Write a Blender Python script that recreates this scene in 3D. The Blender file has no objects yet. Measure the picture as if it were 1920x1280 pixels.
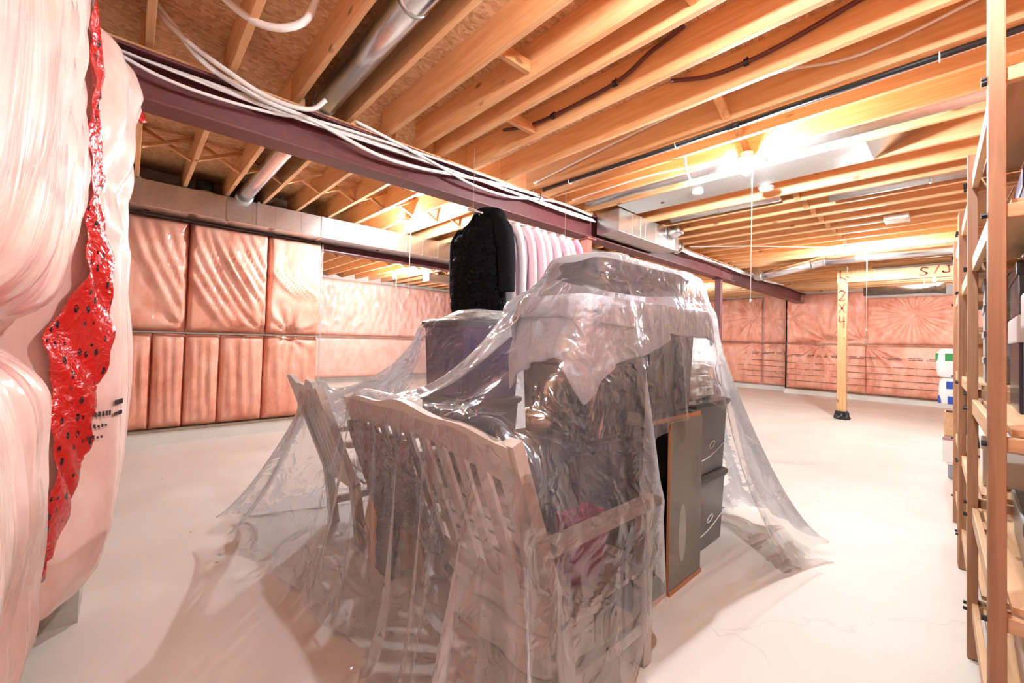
import bpy, bmesh, math, random
import numpy as np
from mathutils import Vector, Matrix
S = bpy.context.scene
COL = S.collection
PI = math.pi
R = math.radians

# ------------------------------------------------------------------ camera
# X runs along the steel beam, Y along the joists, Z up; metres
def set_camera():
    yaw, pitch, roll, f, cy = R(47.44), R(1.41), R(-1.59), 781.4, 619.1
    fw = Vector((math.cos(yaw), math.sin(yaw), 0)); rt = Vector((math.sin(yaw), -math.cos(yaw), 0)); up = Vector((0, 0, 1))
    fw2 = fw*math.cos(pitch) + up*math.sin(pitch); up2 = up*math.cos(pitch) - fw*math.sin(pitch)
    r = rt*math.cos(roll) - up2*math.sin(roll); u = up2*math.cos(roll) + rt*math.sin(roll)
    cam = bpy.data.cameras.new('camera'); o = bpy.data.objects.new('camera', cam); COL.objects.link(o)
    M = Matrix((r, u, -fw2)).transposed().to_4x4(); M.translation = Vector((0, 0, 1.36)); o.matrix_world = M
    cam.sensor_fit = 'HORIZONTAL'; cam.sensor_width = 36.0; cam.lens = f/1920*36.0
    cam.shift_y = (cy-640)/1920
    cam.clip_start = 0.05; cam.clip_end = 60
    S.camera = o
set_camera()
W = bpy.data.worlds.new('world'); S.world = W; W.use_nodes = True
W.node_tree.nodes['Background'].inputs[0].default_value = (1, .95, .9, 1)
W.node_tree.nodes['Background'].inputs[1].default_value = 0.03
S.view_settings.view_transform = 'Standard'; S.view_settings.look = 'None'
S.view_settings.gamma = 1.0; S.view_settings.use_curve_mapping = False
S.view_settings.exposure = 0.22
BULB = 4300.0            # emission of every bare bulb in the room
BULB_COL = (.94, .99, 1.04, 1)
S.cycles.max_bounces = 7; S.cycles.diffuse_bounces = 5; S.cycles.glossy_bounces = 3
S.cycles.transparent_max_bounces = 16; S.cycles.transmission_bounces = 4; S.cycles.adaptive_threshold = .12; S.cycles.adaptive_min_samples = 14
S.cycles.sample_clamp_indirect = 6; S.cycles.blur_glossy = 1.0
S.cycles.caustics_reflective = False; S.cycles.caustics_refractive = False

# ------------------------------------------------------------------ materials
def mat(name):
    m = bpy.data.materials.new(name); m.use_nodes = True
    nt = m.node_tree; b = nt.nodes['Principled BSDF']
    return m, nt, b
def N(nt, t, **k):
    n = nt.nodes.new(t)
    for a, v in k.items(): setattr(n, a, v)
    return n
def plain(name, c, rough=.6, metal=0, coat=0, bump=0, bscale=40, var=0, spec=None):
    m, nt, b = mat(name)
    b.inputs['Base Color'].default_value = (*c, 1); b.inputs['Roughness'].default_value = rough
    b.inputs['Metallic'].default_value = metal; b.inputs['Coat Weight'].default_value = coat
    if spec is not None: b.inputs['Specular IOR Level'].default_value = spec
    tc = N(nt, 'ShaderNodeTexCoord')
    if var:
        no = N(nt, 'ShaderNodeTexNoise'); no.inputs['Scale'].default_value = bscale*.2; no.inputs['Detail'].default_value = 3
        nt.links.new(tc.outputs['Object'], no.inputs['Vector'])
        mx = N(nt, 'ShaderNodeMix', data_type='RGBA')
        mx.inputs['A'].default_value = (*[x*(1-var) for x in c], 1); mx.inputs['B'].default_value = (*[min(1, x*(1+var)) for x in c], 1)
        nt.links.new(no.outputs['Fac'], mx.inputs['Factor']); nt.links.new(mx.outputs['Result'], b.inputs['Base Color'])
    if bump:
        no = N(nt, 'ShaderNodeTexNoise'); no.inputs['Scale'].default_value = bscale; no.inputs['Detail'].default_value = 2
        nt.links.new(tc.outputs['Object'], no.inputs['Vector'])
        bp = N(nt, 'ShaderNodeBump'); bp.inputs['Strength'].default_value = bump; bp.inputs['Distance'].default_value = .01
        nt.links.new(no.outputs['Fac'], bp.inputs['Height']); nt.links.new(bp.outputs['Normal'], b.inputs['Normal'])
    return m
def wood(name, c1, c2, axis=1, rough=.55, knot=(.22, .09, .03), scale=1.0, kn=1.0):
    """lumber with grain along one local axis, knots, and a different cut for every board"""
    m, nt, b = mat(name); b.inputs['Roughness'].default_value = rough
    tc = N(nt, 'ShaderNodeTexCoord'); oi = N(nt, 'ShaderNodeObjectInfo')
    ad = N(nt, 'ShaderNodeVectorMath', operation='ADD')
    mu = N(nt, 'ShaderNodeVectorMath', operation='SCALE'); mu.inputs['Scale'].default_value = 37
    cx = N(nt, 'ShaderNodeCombineXYZ')
    for i in range(3): nt.links.new(oi.outputs['Random'], cx.inputs[i])
    nt.links.new(cx.outputs[0], mu.inputs[0]); nt.links.new(tc.outputs['Object'], ad.inputs[0]); nt.links.new(mu.outputs[0], ad.inputs[1])
    mp = N(nt, 'ShaderNodeMapping'); s = [9*scale]*3; s[axis] = .55*scale; mp.inputs['Scale'].default_value = s
    nt.links.new(ad.outputs[0], mp.inputs['Vector'])
    n1 = N(nt, 'ShaderNodeTexNoise'); n1.inputs['Scale'].default_value = 3; n1.inputs['Detail'].default_value = 3.5; n1.inputs['Distortion'].default_value = 1.2
    nt.links.new(mp.outputs[0], n1.inputs['Vector'])
    cr = N(nt, 'ShaderNodeValToRGB'); cr.color_ramp.elements[0].position = .32; cr.color_ramp.elements[1].position = .68
    cr.color_ramp.elements[0].color = (*c1, 1); cr.color_ramp.elements[1].color = (*c2, 1)
    nt.links.new(n1.outputs['Fac'], cr.inputs[0])
    mp2 = N(nt, 'ShaderNodeMapping'); s = [5.5]*3; s[axis] = 2.6; mp2.inputs['Scale'].default_value = s
    nt.links.new(ad.outputs[0], mp2.inputs['Vector'])
    vo = N(nt, 'ShaderNodeTexVoronoi'); vo.inputs['Scale'].default_value = 1.0; vo.inputs['Randomness'].default_value = 1
    nt.links.new(mp2.outputs[0], vo.inputs['Vector'])
    kr = N(nt, 'ShaderNodeMapRange'); kr.inputs['From Min'].default_value = .06*kn; kr.inputs['From Max'].default_value = .13*kn
    kr.inputs['To Min'].default_value = .8; kr.inputs['To Max'].default_value = 0
    nt.links.new(vo.outputs['Distance'], kr.inputs['Value'])
    mx = N(nt, 'ShaderNodeMix', data_type='RGBA'); mx.inputs['B'].default_value = (*knot, 1)
    nt.links.new(kr.outputs[0], mx.inputs['Factor']); nt.links.new(cr.outputs[0], mx.inputs['A'])
    hs = N(nt, 'ShaderNodeHueSaturation'); ma = N(nt, 'ShaderNodeMapRange')
    ma.inputs['To Min'].default_value = .86; ma.inputs['To Max'].default_value = 1.12
    nt.links.new(oi.outputs['Random'], ma.inputs['Value']); nt.links.new(ma.outputs[0], hs.inputs['Value'])
    nt.links.new(mx.outputs['Result'], hs.inputs['Color']); nt.links.new(hs.outputs[0], b.inputs['Base Color'])
    return m
def osb(name):
    m, nt, b = mat(name); b.inputs['Roughness'].default_value = .7
    tc = N(nt, 'ShaderNodeTexCoord')
    wn = N(nt, 'ShaderNodeTexNoise'); wn.inputs['Scale'].default_value = 5
    nt.links.new(tc.outputs['Object'], wn.inputs['Vector'])
    va = N(nt, 'ShaderNodeVectorMath', operation='MULTIPLY_ADD'); va.inputs[1].default_value = (.1, .1, .1)
    nt.links.new(wn.outputs['Color'], va.inputs[0]); nt.links.new(tc.outputs['Object'], va.inputs[2])
    mp = N(nt, 'ShaderNodeMapping'); mp.inputs['Scale'].default_value = (28, 60, 1)
    nt.links.new(va.outputs[0], mp.inputs['Vector'])
    vo = N(nt, 'ShaderNodeTexVoronoi'); vo.inputs['Scale'].default_value = 1
    nt.links.new(mp.outputs[0], vo.inputs['Vector'])
    cr = N(nt, 'ShaderNodeValToRGB'); e = cr.color_ramp.elements
    e[0].position = 0; e[0].color = (.50, .26, .12, 1); e[1].position = 1; e[1].color = (.86, .60, .36, 1)
    x = e.new(.5); x.color = (.72, .43, .22, 1)
    nt.links.new(vo.outputs['Color'], cr.inputs[0])
    v2 = N(nt, 'ShaderNodeTexVoronoi'); v2.inputs['Scale'].default_value = 1.6; v2.feature = 'DISTANCE_TO_EDGE'
    nt.links.new(mp.outputs[0], v2.inputs['Vector'])
    mr = N(nt, 'ShaderNodeMapRange'); mr.inputs['From Max'].default_value = .05; mr.inputs['To Min'].default_value = .72; mr.inputs['To Max'].default_value = 1
    nt.links.new(v2.outputs['Distance'], mr.inputs['Value'])
    mx = N(nt, 'ShaderNodeMix', data_type='RGBA', blend_type='MULTIPLY'); mx.inputs['Factor'].default_value = 1
    nt.links.new(cr.outputs[0], mx.inputs['A']); nt.links.new(mr.outputs[0], mx.inputs['B'])
    nt.links.new(mx.outputs['Result'], b.inputs['Base Color'])
    return m
def floorpaint():
    m, nt, b = mat('painted concrete'); b.inputs['Roughness'].default_value = .5; b.inputs['Specular IOR Level'].default_value = .3
    tc = N(nt, 'ShaderNodeTexCoord')
    n = N(nt, 'ShaderNodeTexNoise'); n.inputs['Scale'].default_value = 1.3; n.inputs['Detail'].default_value = 4
    nt.links.new(tc.outputs['Object'], n.inputs['Vector'])
    cr = N(nt, 'ShaderNodeValToRGB'); cr.color_ramp.elements[0].position = .3; cr.color_ramp.elements[1].position = .7
    cr.color_ramp.elements[0].color = (.70, .67, .62, 1); cr.color_ramp.elements[1].color = (.78, .755, .71, 1)
    nt.links.new(n.outputs['Fac'], cr.inputs[0])
    # hairline cracks and specks of dirt
    wn = N(nt, 'ShaderNodeTexNoise'); wn.inputs['Scale'].default_value = 4; wn.inputs['Detail'].default_value = 3
    nt.links.new(tc.outputs['Object'], wn.inputs['Vector'])
    va = N(nt, 'ShaderNodeVectorMath', operation='MULTIPLY_ADD'); va.inputs[1].default_value = (.35, .35, 0)
    nt.links.new(wn.outputs['Color'], va.inputs[0]); nt.links.new(tc.outputs['Object'], va.inputs[2])
    vo = N(nt, 'ShaderNodeTexVoronoi', feature='DISTANCE_TO_EDGE'); vo.inputs['Scale'].default_value = .38
    nt.links.new(va.outputs[0], vo.inputs['Vector'])
    mr = N(nt, 'ShaderNodeMapRange'); mr.inputs['From Max'].default_value = .0012; mr.inputs['To Min'].default_value = .88; mr.inputs['To Max'].default_value = 1
    nt.links.new(vo.outputs['Distance'], mr.inputs['Value'])
    v3 = N(nt, 'ShaderNodeTexVoronoi'); v3.inputs['Scale'].default_value = 3.1
    nt.links.new(tc.outputs['Object'], v3.inputs['Vector'])
    m3 = N(nt, 'ShaderNodeMapRange'); m3.inputs['From Min'].default_value = .018; m3.inputs['From Max'].default_value = .035; m3.inputs['To Min'].default_value = .45; m3.inputs['To Max'].default_value = 1
    nt.links.new(v3.outputs['Distance'], m3.inputs['Value'])
    ml = N(nt, 'ShaderNodeMath', operation='MULTIPLY'); nt.links.new(mr.outputs[0], ml.inputs[0]); nt.links.new(m3.outputs[0], ml.inputs[1])
    mx = N(nt, 'ShaderNodeMix', data_type='RGBA', blend_type='MULTIPLY'); mx.inputs['Factor'].default_value = 1
    nt.links.new(cr.outputs[0], mx.inputs['A']); nt.links.new(ml.outputs[0], mx.inputs['B'])
    nt.links.new(mx.outputs['Result'], b.inputs['Base Color'])
    return m
def galv(name, tint=(.74, .75, .75), rough=.3, wav=.3):
    m, nt, b = mat(name); b.inputs['Metallic'].default_value = 1.0
    tc = N(nt, 'ShaderNodeTexCoord'); vo = N(nt, 'ShaderNodeTexVoronoi'); vo.inputs['Scale'].default_value = 45
    nt.links.new(tc.outputs['Object'], vo.inputs['Vector'])
    cr = N(nt, 'ShaderNodeValToRGB'); cr.color_ramp.elements[0].color = (*[x*.95 for x in tint], 1); cr.color_ramp.elements[1].color = (*[min(1, x*1.04) for x in tint], 1)
    sp = N(nt, 'ShaderNodeSeparateColor'); nt.links.new(vo.outputs['Color'], sp.inputs[0]); nt.links.new(sp.outputs[0], cr.inputs[0])
    nt.links.new(cr.outputs[0], b.inputs['Base Color'])
    mr = N(nt, 'ShaderNodeMapRange'); mr.inputs['To Min'].default_value = rough-.03; mr.inputs['To Max'].default_value = rough+.05
    b.inputs['Roughness'].default_value = rough
    n = N(nt, 'ShaderNodeTexNoise'); n.inputs['Scale'].default_value = 3.2; n.inputs['Detail'].default_value = 1; nt.links.new(tc.outputs['Object'], n.inputs['Vector'])
    bp = N(nt, 'ShaderNodeBump'); bp.inputs['Strength'].default_value = wav; bp.inputs['Distance'].default_value = .02; nt.links.new(n.outputs['Fac'], bp.inputs['Height']); nt.links.new(bp.outputs[0], b.inputs['Normal'])
    return m
def batt(name, c1, c2, c3, wr=.5, coat=.6, wscale=1.0, rough=.55, vs=.45):
    """pink fibre seen through clear poly: blotchy fibre below, crinkled clear coat on top"""
    m, nt, b = mat(name); b.inputs['Roughness'].default_value = rough
    tc = N(nt, 'ShaderNodeTexCoord')
    n = N(nt, 'ShaderNodeTexNoise'); n.inputs['Scale'].default_value = 4.2; n.inputs['Detail'].default_value = 5; n.inputs['Roughness'].default_value = .65
    mp = N(nt, 'ShaderNodeMapping'); mp.inputs['Scale'].default_value = (1, 1, .55)
    nt.links.new(tc.outputs['Object'], mp.inputs['Vector']); nt.links.new(mp.outputs[0], n.inputs['Vector'])
    cr = N(nt, 'ShaderNodeValToRGB'); e = cr.color_ramp.elements; e[0].position = .28; e[0].color = (*c1, 1); e[1].position = .75; e[1].color = (*c3, 1)
    x = e.new(.5); x.color = (*c2, 1)
    nt.links.new(n.outputs['Fac'], cr.inputs[0]); nt.links.new(cr.outputs[0], b.inputs['Base Color'])
    b.inputs['Coat Weight'].default_value = coat; b.inputs['Coat Roughness'].default_value = .12
    w = N(nt, 'ShaderNodeTexNoise'); w.inputs['Scale'].default_value = 9*wscale; w.inputs['Detail'].default_value = 2; w.inputs['Distortion'].default_value = 2.2
    mp2 = N(nt, 'ShaderNodeMapping'); mp2.inputs['Scale'].default_value = (1, 1, vs)
    nt.links.new(tc.outputs['Object'], mp2.inputs['Vector']); nt.links.new(mp2.outputs[0], w.inputs['Vector'])
    bp = N(nt, 'ShaderNodeBump'); bp.inputs['Strength'].default_value = wr; bp.inputs['Distance'].default_value = .03
    nt.links.new(w.outputs['Fac'], bp.inputs['Height']); nt.links.new(bp.outputs[0], b.inputs['Coat Normal'])
    return m
def poly(name, clear=.72, tint=(.95, .95, .95), wr=.35, rough=.13, dif=.55):
    """clear polythene sheet: mostly see-through, milky scatter and sharp sheen"""
    m = bpy.data.materials.new(name); m.use_nodes = True; nt = m.node_tree; nt.nodes.clear()
    out = N(nt, 'ShaderNodeOutputMaterial'); tr = N(nt, 'ShaderNodeBsdfTransparent'); tr.inputs[0].default_value = (*tint, 1)
    df = N(nt, 'ShaderNodeBsdfDiffuse'); df.inputs[0].default_value = (.84, .88, .93, 1)
    tl = N(nt, 'ShaderNodeBsdfTranslucent'); tl.inputs[0].default_value = (.84, .88, .93, 1)
    gl = N(nt, 'ShaderNodeBsdfAnisotropic'); gl.inputs['Roughness'].default_value = rough; gl.inputs['Color'].default_value = (1, 1, 1, 1)
    tc = N(nt, 'ShaderNodeTexCoord')
    w = N(nt, 'ShaderNodeTexNoise'); w.inputs['Scale'].default_value = 6; w.inputs['Detail'].default_value = 2.5; w.inputs['Distortion'].default_value = 1.4
    nt.links.new(tc.outputs['Object'], w.inputs['Vector'])
    va = N(nt, 'ShaderNodeVectorMath', operation='MULTIPLY_ADD'); va.inputs[1].default_value = (.16, .16, .3)
    nt.links.new(w.outputs['Color'], va.inputs[0]); nt.links.new(tc.outputs['Object'], va.inputs[2])
    vo = N(nt, 'ShaderNodeTexVoronoi'); vo.inputs['Scale'].default_value = 8; mp = N(nt, 'ShaderNodeMapping'); mp.inputs['Scale'].default_value = (1.1, 1.1, .2)
    nt.links.new(va.outputs[0], mp.inputs['Vector']); nt.links.new(mp.outputs[0], vo.inputs['Vector'])
    sm = N(nt, 'ShaderNodeMath', operation='ADD'); nt.links.new(vo.outputs['Distance'], sm.inputs[0]); nt.links.new(w.outputs['Fac'], sm.inputs[1])
    bp = N(nt, 'ShaderNodeBump'); bp.inputs['Strength'].default_value = wr; bp.inputs['Distance'].default_value = .02
    nt.links.new(sm.outputs[0], bp.inputs['Height'])
    for s in (gl, df): nt.links.new(bp.outputs[0], s.inputs['Normal'])
    m1 = N(nt, 'ShaderNodeMixShader'); m1.inputs[0].default_value = .6
    nt.links.new(df.outputs[0], m1.inputs[1]); nt.links.new(tl.outputs[0], m1.inputs[2])
    m2 = N(nt, 'ShaderNodeMixShader'); m2.inputs[0].default_value = 1-dif
    nt.links.new(m1.outputs[0], m2.inputs[1]); nt.links.new(gl.outputs[0], m2.inputs[2])
    fr = N(nt, 'ShaderNodeFresnel'); fr.inputs['IOR'].default_value = 1.5; nt.links.new(bp.outputs[0], fr.inputs['Normal'])
    ma = N(nt, 'ShaderNodeMath', operation='MULTIPLY_ADD'); ma.inputs[1].default_value = .9; ma.inputs[2].default_value = 1-clear-.04; ma.use_clamp = True
    nt.links.new(fr.outputs[0], ma.inputs[0])
    m3 = N(nt, 'ShaderNodeMixShader'); nt.links.new(ma.outputs[0], m3.inputs[0])
    nt.links.new(tr.outputs[0], m3.inputs[1]); nt.links.new(m2.outputs[0], m3.inputs[2])
    nt.links.new(m3.outputs[0], out.inputs[0])
    return m
def emit(name, c, s):
    m, nt, b = mat(name); b.inputs['Base Color'].default_value = (0, 0, 0, 1)
    b.inputs['Emission Color'].default_value = c; b.inputs['Emission Strength'].default_value = s
    return m
def redtape():
    m, nt, b = mat('red sheathing tape'); b.inputs['Roughness'].default_value = .22; b.inputs['Coat Weight'].default_value = .8; b.inputs['Coat Roughness'].default_value = .06
    uv = N(nt, 'ShaderNodeUVMap'); uv.uv_map = 'UVMap'
    mp = N(nt, 'ShaderNodeMapping'); mp.inputs['Scale'].default_value = (1, 1, 1); nt.links.new(uv.outputs[0], mp.inputs[0])
    vo = N(nt, 'ShaderNodeTexVoronoi'); vo.inputs['Scale'].default_value = 17; vo.inputs['Randomness'].default_value = .6
    nt.links.new(mp.outputs[0], vo.inputs['Vector'])
    gt = N(nt, 'ShaderNodeMath', operation='LESS_THAN'); gt.inputs[1].default_value = .27; nt.links.new(vo.outputs['Distance'], gt.inputs[0])
    n = N(nt, 'ShaderNodeTexNoise'); n.inputs['Scale'].default_value = 60; nt.links.new(mp.outputs[0], n.inputs['Vector'])
    ck = N(nt, 'ShaderNodeMath', operation='GREATER_THAN'); ck.inputs[1].default_value = .42; nt.links.new(n.outputs['Fac'], ck.inputs[0])
    ml = N(nt, 'ShaderNodeMath', operation='MULTIPLY'); nt.links.new(gt.outputs[0], ml.inputs[0]); nt.links.new(ck.outputs[0], ml.inputs[1])
    mx = N(nt, 'ShaderNodeMix', data_type='RGBA'); mx.inputs['A'].default_value = (.52, .010, .006, 1); mx.inputs['B'].default_value = (.03, .008, .012, 1)
    nt.links.new(ml.outputs[0], mx.inputs['Factor']); nt.links.new(mx.outputs['Result'], b.inputs['Base Color'])
    tc = N(nt, 'ShaderNodeTexCoord'); w = N(nt, 'ShaderNodeTexNoise'); w.inputs['Scale'].default_value = 16; w.inputs['Detail'].default_value = 3; w.inputs['Distortion'].default_value = 2
    nt.links.new(tc.outputs['Object'], w.inputs['Vector'])
    bp = N(nt, 'ShaderNodeBump'); bp.inputs['Strength'].default_value = .4; bp.inputs['Distance'].default_value = .03
    nt.links.new(w.outputs['Fac'], bp.inputs['Height']); nt.links.new(bp.outputs[0], b.inputs['Coat Normal']); nt.links.new(bp.outputs[0], b.inputs['Normal'])
    return m
M = {}
M['joist'] = wood('joist lumber', (.74, .38, .16), (.86, .53, .27), axis=1)
M['lumber_x'] = wood('plate lumber', (.66, .33, .13), (.82, .50, .24), axis=0)
M['lumber_y'] = wood('header lumber', (.62, .38, .17), (.76, .52, .27), axis=1)
M['lumber_z'] = wood('post lumber', (.56, .29, .12), (.70, .41, .19), axis=2)
M['brace'] = wood('brace lumber', (.58, .27, .10), (.78, .43, .19), axis=0)
M['pine_z'] = wood('shelf pine', (.30, .145, .075), (.44, .24, .135), axis=2, kn=.5)
M['pine_x'] = wood('shelf board pine', (.62, .38, .19), (.76, .52, .3), axis=0, kn=.6)
M['pine_y'] = wood('shelf rail pine', (.5, .28, .14), (.66, .42, .24), axis=1, kn=.5)
M['plywood'] = wood('dark plywood', (.34, .19, .11), (.46, .28, .17), axis=0, scale=.6)
M['osb'] = osb('oriented strand board')
M['floor'] = floorpaint()
M['concrete'] = plain('raw concrete', (.52, .5, .46), .85, bump=.4, bscale=18, var=.25)
M['whitewash'] = plain('whitewashed concrete', (.72, .72, .68), .8, bump=.4, bscale=14, var=.12)
M['sill'] = plain('weathered sill', (.33, .27, .2), .8, bump=.4, bscale=30, var=.3)
M['steel'] = plain('maroon primer', (.15, .042, .045), .42, bump=.12, bscale=60, var=.3, spec=.5)
M['steel_light'] = plain('red oxide column', (.42, .14, .10), .5, bump=.1, bscale=60, var=.2)
M['galv'] = galv('galvanised steel')
M['galv2'] = galv('dull galvanised steel', (.62, .64, .63), .4)
M['galv_round'] = galv('bright round duct', (.8, .81, .82), .24, .06)
M['black_pipe'] = plain('black iron pipe', (.03, .03, .032), .45, metal=.4)
M['cable'] = plain('white cable jacket', (.82, .81, .78), .4)
M['pex'] = plain('maroon pex tube', (.13, .03, .025), .35)
M['blackplastic'] = plain('black plastic', (.015, .015, .017), .4)
M['porcelain'] = plain('white porcelain', (.85, .84, .8), .25, coat=.4)
M['whiteplastic'] = plain('white plastic', (.82, .82, .8), .4)
M['bulb'] = emit('lit bulb', BULB_COL, BULB)
M['batt'] = batt('pink batts under poly', (.67, .22, .135), (.825, .38, .265), (.9, .545, .415), wr=.75, coat=.6)
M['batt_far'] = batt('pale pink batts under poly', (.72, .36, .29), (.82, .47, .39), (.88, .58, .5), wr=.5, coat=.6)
M['batt_near'] = batt('pink batts under milky poly', (.64, .38, .31), (.76, .52, .45), (.83, .66, .60), wr=.2, coat=.9, wscale=.8, vs=.2)
M['poly'] = poly('clear polythene', .76, tint=(.985, .985, .985), wr=.8, dif=.5)
M['redtape'] = redtape()
M['print'] = plain('black print', (.05, .035, .035), .6)
M['marker'] = plain('red marker', (.72, .16, .1), .6)
M['benchwood'] = plain('grey painted bench wood', (.50, .45, .41), .5, bump=.1, bscale=50, var=.1)
M['laminate'] = plain('grey brown laminate', (.19, .175, .155), .35, bump=.08, bscale=6, var=.25)
M['edge'] = plain('orange edge banding', (.5, .22, .1), .5, var=.1)
M['blackmatt'] = plain('black board', (.008, .008, .009), .55)
M['tote_grey'] = plain('grey tote plastic', (.17, .165, .155), .32, bump=.05, bscale=20)
M['tote_lid'] = plain('dark tote lid', (.07, .065, .06), .35)
M['tote_brown'] = plain('dark brown tote', (.028, .026, .028), .35)
M['tote_blue'] = plain('slate blue tote', (.035, .075, .125), .35)
M['tote_purple'] = plain('purple storage bin', (.07, .05, .16), .4)
M['tote_navy'] = plain('navy bag', (.018, .028, .05), .6, bump=.4, bscale=20)
M['blanket'] = plain('pale grey blanket', (.60, .66, .74), .85, bump=.5, bscale=26, var=.12)
M['blanket2'] = plain('grey blue quilt', (.24, .27, .3), .85, bump=.5, bscale=22, var=.2)
M['whitecloth'] = plain('white linen', (.8, .78, .72), .85, bump=.4, bscale=26)
M['magenta'] = plain('magenta cloth', (.28, .03, .12), .7, bump=.3, bscale=24, var=.2)
M['furgrey'] = plain('grey shaggy fur', (.22, .2, .195), .95, bump=1.0, bscale=70, var=.4)
M['fur'] = plain('black fur', (.006, .006, .008), .85, bump=.8, bscale=55, var=.5, spec=.12)
M['cardboard'] = plain('cardboard', (.55, .33, .17), .75, var=.1)
M['peach'] = plain('peach cushion', (.72, .36, .22), .8, bump=.3, bscale=24)
M['satin'] = plain('satin metal', (.6, .6, .6), .3, metal=.9)

# ------------------------------------------------------------------ helpers
def link(name, me, m, parent=None, smooth=False):
    o = bpy.data.objects.new(name, me); COL.objects.link(o)
    if m is not None and not me.materials: me.materials.append(M[m] if isinstance(m, str) else m)
    if smooth:
        for p in me.polygons: p.use_smooth = True
    if parent is not None: o.parent = parent
    return o
class MB:
    """collects shapes into one mesh"""
    def __init__(s): s.v = []; s.f = []
    def add(s, v, f):
        n = len(s.v); s.v += [tuple(float(c) for c in p) for p in v]; s.f += [tuple(int(i)+n for i in q) for q in f]; return s
    def box(s, x0, x1, y0, y1, z0, z1, bev=0.0):
        if not bev:
            v = [(x0,y0,z0),(x1,y0,z0),(x1,y1,z0),(x0,y1,z0),(x0,y0,z1),(x1,y0,z1),(x1,y1,z1),(x0,y1,z1)]
            return s.add(v, [(3,2,1,0),(4,5,6,7),(0,1,5,4),(1,2,6,5),(2,3,7,6),(3,0,4,7)])
        b = min(bev, (x1-x0)*.45, (y1-y0)*.45, (z1-z0)*.45)
        bm = bmesh.new(); bmesh.ops.create_cube(bm, size=1)
        for q in bm.verts: q.co = ((x0+x1)/2+q.co.x*(x1-x0), (y0+y1)/2+q.co.y*(y1-y0), (z0+z1)/2+q.co.z*(z1-z0))
        bmesh.ops.bevel(bm, geom=bm.edges[:], offset=b, segments=2, affect='EDGES', profile=.6)
        bm.verts.index_update(); s.add([q.co[:] for q in bm.verts], [[q.index for q in f.verts] for f in bm.faces]); bm.free(); return s
    def beam(s, a, b, w, t, up=(0,0,1)):
        """rectangular bar from a to b, w across, t along up"""
        a = Vector(a); b = Vector(b); d = (b-a).normalized(); u = Vector(up); sd = d.cross(u).normalized(); u = sd.cross(d).normalized()
        v = [p + sd*(w/2*i) + u*(t/2*j) for p in (a, b) for i, j in ((-1,-1),(1,-1),(1,1),(-1,1))]
        return s.add(v, [(0,1,2,3),(7,6,5,4),(0,4,5,1),(1,5,6,2),(2,6,7,3),(3,7,4,0)])
    def tube(s, pts, r, n=8, res=0, cap=True, flat=1.0):
        pts = spline(pts, res) if res else [Vector(p) for p in pts]
        rr = r if isinstance(r, (list, tuple)) else [r]*len(pts)
        if len(rr) != len(pts): rr = list(np.interp(np.linspace(0, 1, len(pts)), np.linspace(0, 1, len(rr)), rr))
        t0 = (pts[1]-pts[0]).normalized(); u = t0.orthogonal().normalized(); v = []; f = []
        for i, p in enumerate(pts):
            t = (pts[min(i+1, len(pts)-1)]-pts[max(i-1, 0)]).normalized()
            u = (u - t*u.dot(t)).normalized(); w = t.cross(u)
            for k in range(n):
                a = 2*PI*k/n; v.append(p + (u*math.cos(a) + w*math.sin(a)*flat)*rr[i])
        for i in range(len(pts)-1):
            for k in range(n): f.append((i*n+k, i*n+(k+1)%n, (i+1)*n+(k+1)%n, (i+1)*n+k))
        if cap: f += [tuple(range(n-1, -1, -1)), tuple(range((len(pts)-1)*n, len(pts)*n))]
        return s.add(v, f)
    def lathe(s, prof, c=(0,0,0), n=20):
        v = []; f = []; m = len(prof)
        for k in range(n):
            a = 2*PI*k/n
            for r, z in prof: v.append((c[0]+r*math.cos(a), c[1]+r*math.sin(a), c[2]+z))
        for k in range(n):
            for i in range(m-1): f.append((k*m+i, ((k+1)%n)*m+i, ((k+1)%n)*m+i+1, k*m+i+1))
        return s.add(v, f)
    def prism(s, poly2, y0, y1, axis='y'):
        n = len(poly2); T = {'y': lambda a, b, t: (a, t, b), 'x': lambda a, b, t: (t, a, b), 'z': lambda a, b, t: (a, b, t)}[axis]
        v = [T(a, b, y0) for a, b in poly2] + [T(a, b, y1) for a, b in poly2]
        f = [tuple(range(n)), tuple(range(2*n-1, n-1, -1))] + [(i, i+n, (i+1)%n+n, (i+1)%n) for i in range(n)]
        return s.add(v, f)
    def grid(s, P, flip=False):
        nx, ny = P.shape[:2]; idx = np.arange(nx*ny).reshape(nx, ny)
        q = np.stack([idx[:-1,:-1], idx[1:,:-1], idx[1:,1:], idx[:-1,1:]], -1).reshape(-1, 4)
        if flip: q = q[:, ::-1]
        return s.add(P.reshape(-1, 3).tolist(), q.tolist())
    def mesh(s, name):
        me = bpy.data.meshes.new(name); me.from_pydata(s.v, [], s.f); me.update()
        bm = bmesh.new(); bm.from_mesh(me); bmesh.ops.recalc_face_normals(bm, faces=bm.faces[:]); bm.to_mesh(me); bm.free()
        return me
    def build(s, name, m, parent=None, smooth=False):
        return link(name, s.mesh(name), m, parent, smooth)
def spline(pts, res):
    p = [Vector(q) for q in pts]; p = [p[0]*2-p[1]] + p + [p[-1]*2-p[-2]]; out = []
    for i in range(1, len(p)-2):
        for k in range(res):
            t = k/res; a, b, c, d = p[i-1], p[i], p[i+1], p[i+2]
            out.append(.5*((2*b) + (c-a)*t + (2*a-5*b+4*c-d)*t*t + (3*b-a-3*c+d)*t**3))
    out.append(p[-2]); return out
def B(name, x0, x1, y0, y1, z0, z1, m, parent=None, bev=0.0):
    return MB().box(x0, x1, y0, y1, z0, z1, bev).build(name, m, parent)
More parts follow.
